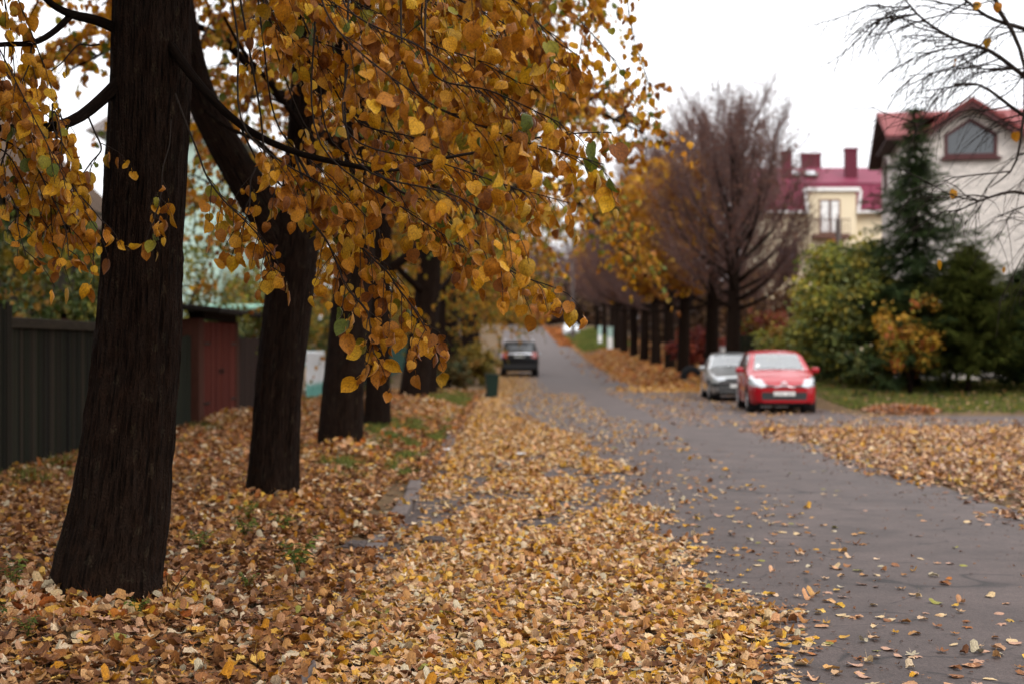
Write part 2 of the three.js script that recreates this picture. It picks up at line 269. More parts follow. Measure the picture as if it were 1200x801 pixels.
// a leafy bough: a main stem along pts with alternate drooping twigs, leaves hanging from them
function bough(out, r, pts, r0, { from = 0.3, gap = 0.07, len = 0.28, leafGap = 0.042, size = 0.069, bare = 0, twigR = 0.0028, tipR = 0.0025 } = {}) {
  const full = []; pts.forEach((p, i) => { if (i) { const a = pts[i - 1], l = a.distanceTo(p) * 0.1; full.push(a.clone().lerp(p, between(0.4, 0.6, r)).add(V((r() - 0.5) * l, (r() - 0.5) * l, (r() - 0.5) * l))); } full.push(p); });   // boughs never run straight
  const c = smooth(full, 28).filter((_, i) => i % 2 === 0); out.branch.tube(smooth(full, 36), taper(37, r0, tipR), 5);
  let L = 0; for (let i = 1; i < c.length; i++) L += c[i].distanceTo(c[i - 1]);
  const n = Math.max(3, Math.round(L * (1 - from) / gap));
  const leafAt = (q) => { if (r() >= bare) out.leaf.push({ p: q.clone().add(V((r() - 0.5) * 0.03, -0.005, (r() - 0.5) * 0.03)), q: hang(r, r() < 0.3 ? 1.2 : 0.6), s: V(1, 1, 1).multiplyScalar(size * between(0.55, 1.25, r)) }); };
  for (let k = 0; k < n; k++) {
    const u = from + (1 - from) * (k + 0.6) / n, i = Math.min(13, Math.floor(u * 14)), q = c[i].clone().lerp(c[i + 1], u * 14 - i), t = c[i + 1].clone().sub(c[i]).normalize();
    const side = V(-t.z, 0, t.x).normalize().multiplyScalar(k % 2 ? 1 : -1), l = len * between(0.5, 1.25, r) * (1.1 - 0.5 * u), d = t.clone().multiplyScalar(0.6).addScaledVector(side, between(0.3, 0.8, r)).add(V(0, between(-0.7, 0.1, r), 0)).normalize();
    const w = smooth([q, q.clone().addScaledVector(d, l * 0.55), q.clone().addScaledVector(d, l).add(V(0, -l * 0.25, 0))], 4); out.twig.tube(w, taper(5, twigR, twigR * 0.45), 4);
    const m = Math.max(2, Math.round(l / leafGap)); for (let j = 0; j < m; j++) { const f = (j + 0.5 + r() * 0.5) / m, e = Math.min(3, Math.floor(f * 4)); leafAt(w[e].clone().lerp(w[e + 1], f * 4 - e)); }
  }
  leafAt(c[14]);
}
const bag = () => ({ branch: new Soup(), twig: new Soup(), leaf: [] });
function shifted(list, base) { return list.map((v) => v.clone().sub(base)); }

// --- linden 1: the thick dark trunk beside the camera
{
  const r = rngOf(101), base = V(-2.31, groundY(-2.31, -8.1), -8.1), tree = thing('linden_tree', 'thick dark linden trunk with flared foot, golden leaves hanging across it', 'tree', base.toArray(), 0, 'lindens along the verge');
  const L = (px, py, d) => at(px, py, d).sub(base);
  const trunk = trunkGeometry([V(0, -0.25, 0), V(0.02, 0.15, 0), V(0.09, 0.6, 0), V(0.17, 1.4, 0), V(0.225, 2.4, 0), V(0.26, 3.4, 0), V(0.3, 5, 0.1), V(0.3, 7.4, 0.2), V(0.4, 9.8, 0.2)], [0.30, 0.285, 0.265, 0.24, 0.22, 0.22, 0.17, 0.11, 0.03], 96, 330, { flare: 0.3, furrow: 0.024, lobes: 5, seed: 2 });
  part('trunk', trunk.g, bark, tree);
  const o = growCrown(r, trunk, { limbs: 14, lowest: 4.7, droop: 0.25, H: 9.8, reach: 4.6, branches: 10, twigs: 9, leaves: 15, start: 0.6, leafSize: 0.115 });
  for (const g of o.limb) part('limb', g, bark, tree);
  const near = bag(), limb = (pts, r0, r1 = 0.014) => { const c = smooth(pts, 14); part('limb', new Soup().tube(c, taper(15, r0, r1), 8).geometry(), bark, tree); return c; };
  // low limbs towards the fence
  const A = limb([L(150, 40, 8.05), L(117, 25, 7.95), L(82, 16, 7.7), L(57, 2, 7.5), L(20, -40, 7.3)], 0.035, 0.012);
  const B = limb([L(84, 16, 7.72), L(62, 37, 7.6), L(37, 50, 7.45), L(0, 52, 7.3), L(-60, 60, 7.1)], 0.02, 0.01);
  const Cc = limb([L(150, 85, 8.0), L(120, 115, 7.9), L(87, 140, 7.7), L(50, 150, 7.5), L(0, 150, 7.3), L(-70, 165, 7.1)], 0.04, 0.014);
  // long limbs over the street, most of them above the view
  const E = limb([L(190, 40, 8.0), L(230, 95, 7.8), L(280, 145, 7.5), L(345, 178, 7.2), L(437, 199, 6.95)], 0.03, 0.012);
  const U1 = limb([V(0.28, 3.7, 0), V(0.7, 4.3, 0.4), V(1.3, 4.45, 0.8), V(2.1, 4.3, 1.1), V(2.9, 3.9, 1.4)], 0.07);
  const U2 = limb([V(0.28, 4.1, 0), V(0.8, 4.7, -0.3), V(1.6, 4.8, -0.6), V(2.5, 4.5, -0.7)], 0.06);
  const U3 = limb([V(0.28, 3.9, 0), V(-0.2, 4.4, 0.5), V(-0.7, 4.4, 0.9), V(-1.3, 4.1, 1.2)], 0.05);
  // boughs seen one by one
  const seen = (list, r0, opt) => bough(near, r, list.map((a) => L(...a)), r0, opt);
  seen([[437, 199, 6.95], [480, 196, 6.9], [533, 183, 6.8], [594, 172, 6.7], [651, 159, 6.6], [717, 155, 6.5]], 0.011, { from: 0.6, gap: 0.05, len: 0.13, size: 0.08 });
  seen([[345, 178, 7.2], [380, 240, 7.1], [420, 285, 6.9], [455, 320, 6.8], [480, 355, 6.7], [500, 388, 6.6]], 0.008, { from: 0.35, gap: 0.055, len: 0.3 });
  seen([[345, 178, 7.2], [360, 250, 7.0], [395, 310, 6.8], [430, 365, 6.6], [438, 415, 6.5]], 0.007, { from: 0.3, gap: 0.055, len: 0.24 });
  seen([[437, 199, 6.95], [470, 225, 6.9], [505, 240, 6.9], [560, 285, 6.8], [600, 318, 6.7], [645, 335, 6.6]], 0.008, { from: 0.1, gap: 0.06, len: 0.34 });
  seen([[280, 145, 7.5], [300, 190, 7.4], [292, 240, 7.2], [275, 290, 7.1]], 0.006, { from: 0.3, gap: 0.07, len: 0.22 });
  seen([[205, 110, 7.75], [232, 180, 7.4], [262, 235, 7.2], [305, 280, 7.0], [318, 318, 6.9]], 0.006, { from: 0.35, gap: 0.06, len: 0.24 });
  seen([[200, 140, 7.75], [190, 200, 7.4], [186, 240, 7.3], [178, 275, 7.2]], 0.004, { from: 0.35, gap: 0.08, len: 0.17 });
  seen([[65, 147, 7.58], [68, 180, 7.5], [90, 225, 7.4], [121, 262, 7.3]], 0.007, { from: 0.4, gap: 0.08, len: 0.2 });
  seen([[33, 150, 7.43], [38, 180, 7.4], [52, 215, 7.3], [70, 250, 7.2], [80, 300, 7.1]], 0.007, { from: 0.25, gap: 0.07, len: 0.26 });
  seen([[10, 150, 7.35], [0, 200, 7.3], [20, 250, 7.2], [30, 300, 7.1]], 0.006, { from: 0.2, gap: 0.07, len: 0.26 });
  seen([[100, 130, 7.8], [118, 175, 7.7], [95, 205, 7.6], [60, 225, 7.5]], 0.006, { from: 0.2, gap: 0.08, len: 0.2 });
  seen([[116, 52, 8.0], [92, 52, 7.9], [70, 75, 7.8], [42, 92, 7.7]], 0.006, { from: 0.5, gap: 0.12, len: 0.16, bare: 0.75 });
  seen([[37, 50, 7.45], [35, 70, 7.4], [26, 95, 7.35], [28, 125, 7.3]], 0.005, { from: 0.2, gap: 0.07, len: 0.16 });
  seen([[5, 52, 7.3], [6, 80, 7.25], [-2, 110, 7.2]], 0.004, { from: 0.2, gap: 0.08, len: 0.18 });
  for (let k = 0; k < 17; k++) { const x = between(-10, 118, r), y = between(150, 330, r), d = between(6.8, 8, r), q = pick([...Cc.slice(6), ...U3.slice(8)], r); bough(near, r, [q, q.clone().lerp(L(x, y, d), 0.5).add(V(0, 0.15, 0)), L(x, y, d)], 0.006, { from: 0.45, gap: 0.08, len: 0.25 }); }
  // the curtain of boughs that droops over the street
  const region = [[372, 20], [760, 5], [735, 60], [690, 110], [725, 170], [690, 225], [640, 290], [560, 318], [490, 335], [410, 320], [380, 260], [400, 200]];
  const anchors = [...U1.slice(3), ...U2.slice(4)];
  for (let k = 0; k < 31;) {
    const x = between(370, 765, r), y = between(0, 445, r); if (!inside(region, x, y)) continue;
    if (y > 230 && r() < 0.4) continue;
    const d = between(5.7, 8.7, r), q = L(x, y, d), mid = q.clone().add(V(-between(0.4, 0.95, r), between(0.2, 0.6, r), (r() - 0.5) * 0.5)); let best = anchors[0], far = 1e9; k++;
    for (const a of anchors) { const e = a.distanceTo(mid) + Math.max(0, a.x - mid.x + 0.1) * 3 + r() * 0.3; if (e < far) { far = e; best = a; } }
    if (mid.y > best.y) mid.y = best.y - 0.1;
    mid.x = Math.max(mid.x, 1.1);
    bough(near, r, [best, best.clone().lerp(mid, 0.5).add(V(0, 0.1, 0)), mid, q], 0.008, { from: clamp(1 - 0.85 / Math.max(0.9, best.distanceTo(mid) + mid.distanceTo(q)), 0.2, 0.75), gap: 0.055, len: 0.28 });
  }
  part('branches', o.branch.geometry(), bark, tree).userData.kind = 'stuff'; part('twigs', o.twig.geometry(), twigMat, tree).userData.kind = 'stuff';
  part('boughs', near.branch.geometry(), twigMat, tree).userData.kind = 'stuff'; part('twigs', near.twig.geometry(), twigMat, tree).userData.kind = 'stuff';
  dressNear(tree, base, [...near.leaf, ...o.leaf], r);
}
// --- linden 2: forks at about head height
{
  const r = rngOf(102), base = V(-2.23, groundY(-2.23, -13.1), -13.1), tree = thing('linden_tree', 'linden whose trunk forks low into two limbs, beside the red shed doors', 'tree', base.toArray(), 0, 'lindens along the verge');
  const L = (px, py, d) => at(px, py, d).sub(base);
  const trunk = trunkGeometry([V(0, -0.25, 0), V(0.02, 0.2, 0), V(0.08, 1, 0), V(0.17, 1.9, 0), V(0.22, 2.4, 0), V(0.30, 3.0, 0), V(0.38, 4.4, 0), V(0.42, 6.4, 0), V(0.5, 9.4, 0)], [0.255, 0.225, 0.215, 0.22, 0.225, 0.17, 0.15, 0.1, 0.03], 72, 260, { flare: 0.2, furrow: 0.02, seed: 5 });
  part('trunk', trunk.g, bark, tree);
  const fork = trunkGeometry([V(0.2, 2.05, 0), V(0.02, 2.55, 0.04), V(-0.3, 3.1, 0.1), V(-0.62, 3.75, 0.15), V(-0.8, 4.6, 0.2), V(-0.95, 6.2, 0.2), V(-1.2, 8.6, 0.3)], [0.17, 0.175, 0.15, 0.135, 0.12, 0.08, 0.03], 48, 160, { flare: 0, furrow: 0.012, seed: 8 });
  part('limb', fork.g, bark, tree).userData.label = 'thick limb of the fork leaning towards the fence';
  const o = growCrown(r, trunk, { limbs: 12, lowest: 4.2, H: 9.4, reach: 4.3, branches: 9, twigs: 8, leaves: 11, start: 2.2 }), o2 = growCrown(r, fork, { limbs: 7, lowest: 4.2, H: 8.6, reach: 3.4, branches: 8, twigs: 6, leaves: 8, start: 1.2 });
  for (const g of [...o.limb, ...o2.limb]) part('limb', g, bark, tree);
  const near = bag(), limb = (pts, r0, r1 = 0.012) => { const c = smooth(pts, 14); part('limb', new Soup().tube(c, taper(15, r0, r1), 8).geometry(), bark, tree); return c; };
  const W1 = limb([V(0.34, 3.6, 0), V(0.7, 4.5, 0.8), V(1.1, 4.7, 1.9), V(1.7, 4.5, 3.0), V(2.2, 4.2, 4.0)], 0.06), W2 = limb([V(0.33, 3.5, 0), V(0.9, 4.5, 0.3), V(1.8, 5.2, 0.9), V(2.8, 5.4, 1.2), V(3.4, 5.3, 1.3)], 0.06);
  limb([L(350, 230, 13.0), L(325, 190, 12.7), L(300, 165, 12.3), L(268, 150, 12), L(240, 130, 11.6)], 0.028); limb([L(365, 170, 13), L(340, 130, 12.8), L(310, 90, 12.6), L(285, 60, 12.4), L(262, 20, 12.2)], 0.03);
  limb([L(330, 250, 13.0), L(300, 215, 12.9), L(288, 240, 12.8), L(272, 262, 12.6)], 0.016, 0.006);
  limb([L(362, 178, 13), L(395, 188, 12.6), L(440, 196, 12.2), L(490, 203, 11.8), L(560, 200, 11.4)], 0.03);
  const region = [[250, 20], [720, 10], [790, 130], [715, 170], [690, 250], [640, 310], [560, 325], [440, 300], [390, 270], [300, 120]];
  const anchors = [...W1.slice(3), ...W2.slice(3)];
  for (let k = 0; k < 27;) {
    const x = between(250, 790, r), y = between(0, 350, r); if (!inside(region, x, y)) continue; k++;
    const d = between(8.8, 13, r), q = L(x, y, d); let best = anchors[0]; for (const a of anchors) if (a.distanceTo(q) + r() * 0.8 < best.distanceTo(q)) best = a;
    bough(near, r, [best, best.clone().lerp(q, 0.5).add(V(0, Math.abs(best.y - q.y) * 0.15, 0)), q], 0.009, { from: 0.35, gap: 0.09, len: 0.4, leafGap: 0.05 });
  }
  part('branches', o.branch.geometry(), bark, tree).userData.kind = 'stuff'; part('branches', o2.branch.geometry(), bark, tree).userData.kind = 'stuff';
  part('boughs', near.branch.geometry(), twigMat, tree).userData.kind = 'stuff';
  for (const s of [o.twig, o2.twig, near.twig]) part('twigs', s.geometry(), twigMat, tree).userData.kind = 'stuff';
  dressNear(tree, base, [...near.leaf, ...o.leaf, ...o2.leaf], r);
}
// --- the lindens farther along the row
function makeLinden(seed, r0, lean, palette, opt) {
  const r = rngOf(seed), g = new THREE.Group(), H = 9.6;
  const trunk = trunkGeometry([V(0, -0.3, 0), V(0.02, 0.2, 0), V(lean * 0.35, 1.3, 0), V(lean * 0.8, 2.8, 0), V(lean, 5, 0.1), V(lean, 7.4, 0.1), V(lean * 1.1, H, 0)], [r0 * 1.12, r0, r0 * 0.9, r0 * 0.84, r0 * 0.6, r0 * 0.4, 0.03], 40, 120, { flare: 0.16, furrow: 0.015, seed });
  part('trunk', trunk.g, bark, g);
  const o = growCrown(r, trunk, { limbs: 16, lowest: 2.5, H, reach: 4.4, branches: 10, twigs: 8, leaves: 11, droop: 0.9, steep: 0.8, leafSize: 0.1, twigLen: 0.75, ...opt });
  for (const l of o.limb) part('limb', l, bark, g);
  part('branches', o.branch.geometry(), twigMat, g).userData.kind = 'stuff'; part('twigs', o.twig.geometry(), twigMat, g).userData.kind = 'stuff';
  scatter('foliage', leafShapes, leafMat, o.leaf.map((l) => ({ ...l, c: tint(pick(palette, r), r) })), g);
  return g;
}
const lindenKinds = [makeLinden(201, 0.29, 0.3, GOLD, { reach: 3.9, lowest: 3.3, droop: 0.6 }), makeLinden(202, 0.24, 0.1, [...GOLD, ...GREENISH], { start: 1 }), makeLinden(203, 0.35, 0.45, [...GREENISH, ...GOLD.slice(0, 4)], { start: 2.2, limbs: 17, lowest: 2.4 }), makeLinden(204, 0.27, 0.2, GREENISH, { start: 3, lowest: 2.2, steep: 0.65 }), makeLinden(205, 0.29, 0.1, GOLD, { lowest: 5.2, steep: 1.1, droop: 0.3, leaves: 18, limbs: 20, leafSize: 0.125 })];
const rowLabels = ['linden with a mound of leaves at its foot, third of the row counted from the forked one back', 'slimmer linden standing close behind a broader trunk, before the teal fence', 'broad leaning linden trunk on the grassy mound before the teal fence'];
[[-2.28, 18.7, 0, 0, 'broad linden trunk rising from heaped brown leaves, next after the forked linden'], [-2.45, 25.7, 1, 0.9, 'slimmer linden standing close behind a broader trunk near the white picket fence'], [-2.35, 33.6, 2, 0.2, 'leaning linden on the grassy mound beside the green bin'],
  [-2.5, 42, 3, 0, 'linden with greenish yellow crown in the row beyond the mound'], [-2.5, 50, 1, 2, 'linden with greenish yellow crown in the row beyond the mound'], [-2.6, 59, 3, 1.2, 'linden with greenish yellow crown in the row beyond the mound'], [-2.6, 69, 2, 3, 'linden with greenish yellow crown in the row beyond the mound'],
  [-2.6, 81, 3, 2.5, 'linden with greenish yellow crown in the row beyond the mound'], [-2.7, 95, 1, 4, 'linden with greenish yellow crown in the row beyond the mound'], [-2.8, 112, 3, 5, 'linden with greenish yellow crown in the row beyond the mound'],
  [-2.6, 2.4, 4, 1.2, 'linden of the same row standing beside the photographer'], [-2.5, -4.5, 4, 2.9, 'linden of the same row standing behind the photographer']].forEach(([x, d, k, turn, label]) => {
  const t = lindenKinds[k].clone(); t.name = numbered('linden_tree'); t.position.set(x, groundY(x, -d), -d); t.rotation.y = turn; scene.add(t); tag(t, label, 'tree', 'lindens along the verge');
});
// --- the bare, twiggy trees across the street
function makeBare(seed, gold) {
  const r = rngOf(seed), g = new THREE.Group(), H = 9.5;
  const trunk = trunkGeometry([V(0, -0.4, 0), V(0, 0.3, 0), V(0.05, 2, 0), V(0.08, 4, 0), V(0.1, 6.5, 0), V(0.1, H, 0)], [0.33, 0.29, 0.26, 0.2, 0.12, 0.03], 24, 60, { flare: 0.12, furrow: 0.015, seed });
  part('trunk', trunk.g, barkFar, g);
  const o = { limb: [], branch: new Soup(), twig: new Soup(), leaf: [] }, mid = V(0.1, 6.4, 0);
  for (let i = 0; i < 30; i++) {
    const el = lerp(-0.75, 1.45, Math.pow((i + 0.5) / 30, 0.85)), az = i * 2.399 + r() * 0.4, out = V(Math.cos(az) * Math.cos(el), Math.sin(el), Math.sin(az) * Math.cos(el)), end = mid.clone().add(V(out.x * 2.7, out.y * 4.0, out.z * 2.7).multiplyScalar(between(0.8, 1.08, r))), h = lerp(2.6, 6.5, (i + 0.5) / 30), p0 = trunk.at(h);
    const c = smooth([p0, p0.clone().lerp(end, 0.45).add(V(out.x * 0.5, -0.1, out.z * 0.5)), p0.clone().lerp(end, 0.75).add(V(out.x * 0.35, -0.05, out.z * 0.35)), end], 10); o.limb.push(new Soup().tube(c, taper(11, Math.min(0.07, trunk.radius(h) * 0.4), 0.008), 6).geometry());
    for (let k = 0; k < 12; k++) {
      const u = 2 + Math.floor((k + r()) / 12 * 8.5), q = c[Math.min(10, u)], a2 = az + (k % 2 ? 1 : -1) * between(0.3, 1.2, r), d = V(Math.cos(a2) * 0.8, between(0.4, 1.6, r), Math.sin(a2) * 0.8).addScaledVector(out, 0.3).normalize(), L = between(0.7, 1.5, r), e = q.clone().addScaledVector(d, L), bq = smooth([q, q.clone().lerp(e, 0.5).add(V(0, -0.08, 0)), e], 5);
      o.branch.tube(bq, taper(6, 0.02, 0.007), 4);
      for (let m = 0; m < 15; m++) {
        const q2 = bq[1 + Math.floor((m + r()) / 15 * 4.9)], d2 = d.clone().multiplyScalar(0.7).add(V((r() - 0.5) * 1.3, between(-0.35, 1.2, r), (r() - 0.5) * 1.3)).normalize(), l = between(0.4, 1.0, r), w = smooth([q2, q2.clone().addScaledVector(d2, l * 0.5), q2.clone().addScaledVector(d2, l).add(V(0, l * 0.08, 0))], 2);
        o.twig.tube(w, taper(3, 0.0085, 0.004), 3);
        o.leaf.push({ p: w[1 + Math.floor(r() * 2)].clone(), q: hang(r, 1.2), s: V(1, 1, 1).multiplyScalar(0.085 * between(0.7, 1.3, r)) });
      }
    }
  }
  for (const l of o.limb) part('limb', l, barkFar, g);
  part('branches', o.branch.geometry(), twigBrown, g).userData.kind = 'stuff'; part('twigs', o.twig.geometry(), twigBrown, g).userData.kind = 'stuff';
  const dry = ['#7a4632', '#6a3c30', '#865036', '#905a38'].map(hex);
  scatter('foliage', leafShapes, leafMat, o.leaf.flatMap((l) => (gold && l.p.x < -0.9 && l.p.y < 8.8 ? [l, { ...l, p: l.p.clone().add(V(0.08, -0.1, 0.1)) }, { ...l, p: l.p.clone().add(V(-0.1, -0.06, -0.1)) }] : [l])).map((l) => { const y = gold && l.p.x < -0.9 && l.p.y < 8.8; return { ...l, s: l.s.clone().multiplyScalar(y ? 2 : 0.75), c: y ? tint(pick(GOLD.slice(0, 8), r), r) : tint(pick(dry, r), r) }; }), g);
  return g;
}
const bareKinds = [makeBare(301), makeBare(302), makeBare(303, true)];
[[8.05, 52, 0, 0], [8.05, 57.5, 2, 0.3], [7.7, 64, 2, 0], [7.9, 71, 1, 3], [7.9, 78, 0, 2], [7.9, 85, 1, 0.5], [7.9, 92, 0, 4], [7.9, 100, 1, 5], [8.0, 108, 0, 1], [8.6, 122, 2, 1], [8.8, 135, 1, 2.2], [9, 150, 0, 3.3]].forEach(([x, d, k, turn], i) => {
  const t = bareKinds[k].clone(); t.name = numbered('bare_tree'); t.position.set(x, groundY(x, -d), -d); t.rotation.y = turn; scene.add(t);
  tag(t, i === 0 ? 'tall bare twiggy tree rising behind the parked cars, closest to the lawn' : k === 2 && i < 4 ? (i === 1 ? 'bare tree with golden leaves on its street side, next behind the silver car' : 'bare tree with golden leaves on its street side, second behind the silver car') : 'dark bare twiggy tree in the row on the leafy bank', 'tree', 'bare trees on the bank');
});
// far trees closing the street
{
  const r = rngOf(44);
  [[-9, 150, 0, 1.2], [-4, 172, 1, 1.1], [1, 205, 0, 1.1], [-2, 230, 1, 1.3], [6, 225, 0, 1.2], [10, 200, 1, 1.2], [14, 175, 1, 1.3], [3.5, 260, 1, 1.5], [-8, 260, 0, 1.4], [12, 260, 1, 1.3], [20, 240, 0, 1.4]].forEach(([x, d, k, s]) => { const t = bareKinds[k].clone(); t.name = numbered('bare_tree'); t.position.set(x, groundY(x, -d), -d); t.rotation.y = r() * 6; t.scale.setScalar(s); scene.add(t); tag(t, 'hazy brown bare tree closing the far end of the street', 'tree', 'far trees at the end of the street'); });
}
// --- the bare branches reaching in over the driveway leaves
{
  const r = rngOf(55), base = V(8.2, groundY(8.2, -13.6), -13.6), tree = thing('bare_tree', 'bare tree whose black drooping branches with a few yellow leaves cross the pale house', 'tree', base.toArray());
  const L = (px, py, d) => at(px, py, d).sub(base);
  const trunk = trunkGeometry([V(0, -0.3, 0), V(0, 0.3, 0), V(-0.1, 2, 0), V(-0.1, 4.2, 0), V(0, 7, 0), V(0, 9.4, 0)], [0.32, 0.28, 0.24, 0.2, 0.12, 0.03], 32, 100, { seed: 4 });
  part('trunk', trunk.g, bark, tree);
  const limb = (pts, r0, r1 = 0.012) => { const c = smooth(pts, 16); part('limb', new Soup().tube(c, taper(17, r0, r1), 7).geometry(), twigMat, tree); return c; };
  const M1 = limb([V(-0.1, 4.0, 0), L(1330, -60, 13.4), L(1230, -70, 13.2), L(1165, -8, 13), L(1187, 36, 12.9), L(1202, 80, 12.8), L(1196, 170, 12.7), L(1185, 201, 12.6), L(1160, 220, 12.6)], 0.034, 0.005);
  const M2 = limb([V(-0.1, 4.3, 0), L(1300, 60, 13.3), L(1200, 33, 13), L(1160, 20, 12.9), L(1135, 2, 12.8), L(1110, -20, 12.8)], 0.03, 0.008);
  const M3 = limb([V(-0.1, 3.4, 0), L(1300, 160, 13.4), L(1200, 88, 13), L(1160, 59, 12.9), L(1120, 46, 12.8), L(1082, 22, 12.7), L(1060, -2, 12.6)], 0.03, 0.007);
  const M4 = limb([V(-0.08, 2.8, 0), L(1330, 190, 13.3), L(1240, 160, 13), L(1190, 128, 12.9), L(1150, 100, 12.8), L(1118, 98, 12.7)], 0.035, 0.006);
  const M5 = limb([V(-0.05, 2.4, 0), L(1330, 280, 13.3), L(1250, 250, 13), L(1195, 225, 12.9), L(1150, 235, 12.8), L(1118, 250, 12.7)], 0.03, 0.005);
  const near = bag(), opt = { from: 0.08, gap: 0.085, len: 0.55, bare: 0.998, leafGap: 0.08, twigR: 0.0036, tipR: 0.0034 };
  const seen = (list, r0, d = 12.8) => bough(near, r, list.map(([x, y]) => L(x, y, d + (r() - 0.5) * 0.5)), r0, opt);
  seen([[1135, 2], [1110, 15], [1085, 22], [1057, 32], [1032, 40], [1012, 36]], 0.009); seen([[1120, 46], [1100, 60], [1075, 64], [1055, 78]], 0.007); seen([[1160, 59], [1120, 78], [1090, 88], [1062, 100]], 0.007);
  seen([[1150, 100], [1130, 118], [1107, 132], [1080, 145], [1047, 136], [1022, 125]], 0.007); seen([[1187, 36], [1160, 45], [1130, 66], [1118, 92]], 0.006); seen([[1202, 80], [1180, 110], [1160, 120], [1130, 138]], 0.007); seen([[1165, 0], [1120, 5], [1070, -5], [1030, 10]], 0.007);
  for (let k = 0; k < 48; k++) { const c = pick([M1, M2, M3, M3, M4, M5], r), i = 5 + Math.floor(r() * 11), q = c[i], l = between(0.5, 1.2, r), dx = -between(0.3, 1, r) * l, dy = between(-0.75, 0.35, r) * l; bough(near, r, [q, q.clone().add(V(dx * 0.5, dy * 0.2, (r() - 0.5) * 0.4)), q.clone().add(V(dx, dy, (r() - 0.5) * 0.6))], 0.008, opt); }
  const o = growCrown(r, trunk, { limbs: 12, lowest: 4.4, H: 9.4, reach: 3.4, branches: 8, twigs: 7, leaves: 0, droop: 0.3 });
  for (const g of o.limb) part('limb', g, twigMat, tree);
  part('branches', o.branch.geometry(), twigMat, tree).userData.kind = 'stuff'; part('twigs', o.twig.geometry(), twigMat, tree).userData.kind = 'stuff'; part('boughs', near.branch.geometry(), twigMat, tree).userData.kind = 'stuff'; part('twigs', near.twig.geometry(), twigMat, tree).userData.kind = 'stuff';
  for (const [x, y] of [[1160, 40], [1172, -2], [1120, 218], [1146, -3], [1190, 150], [1100, 300]]) near.leaf.push({ p: L(x, y, 12.8), q: hang(r, 0.3), s: V(1, 1, 1).multiplyScalar(0.09) });
  near.leaf.forEach((l, i) => { const m = part('leaf', leafShapes[i % 4], leafMats[i % 5], tree); m.position.copy(l.p); m.quaternion.copy(l.q); m.scale.copy(l.s); });
}

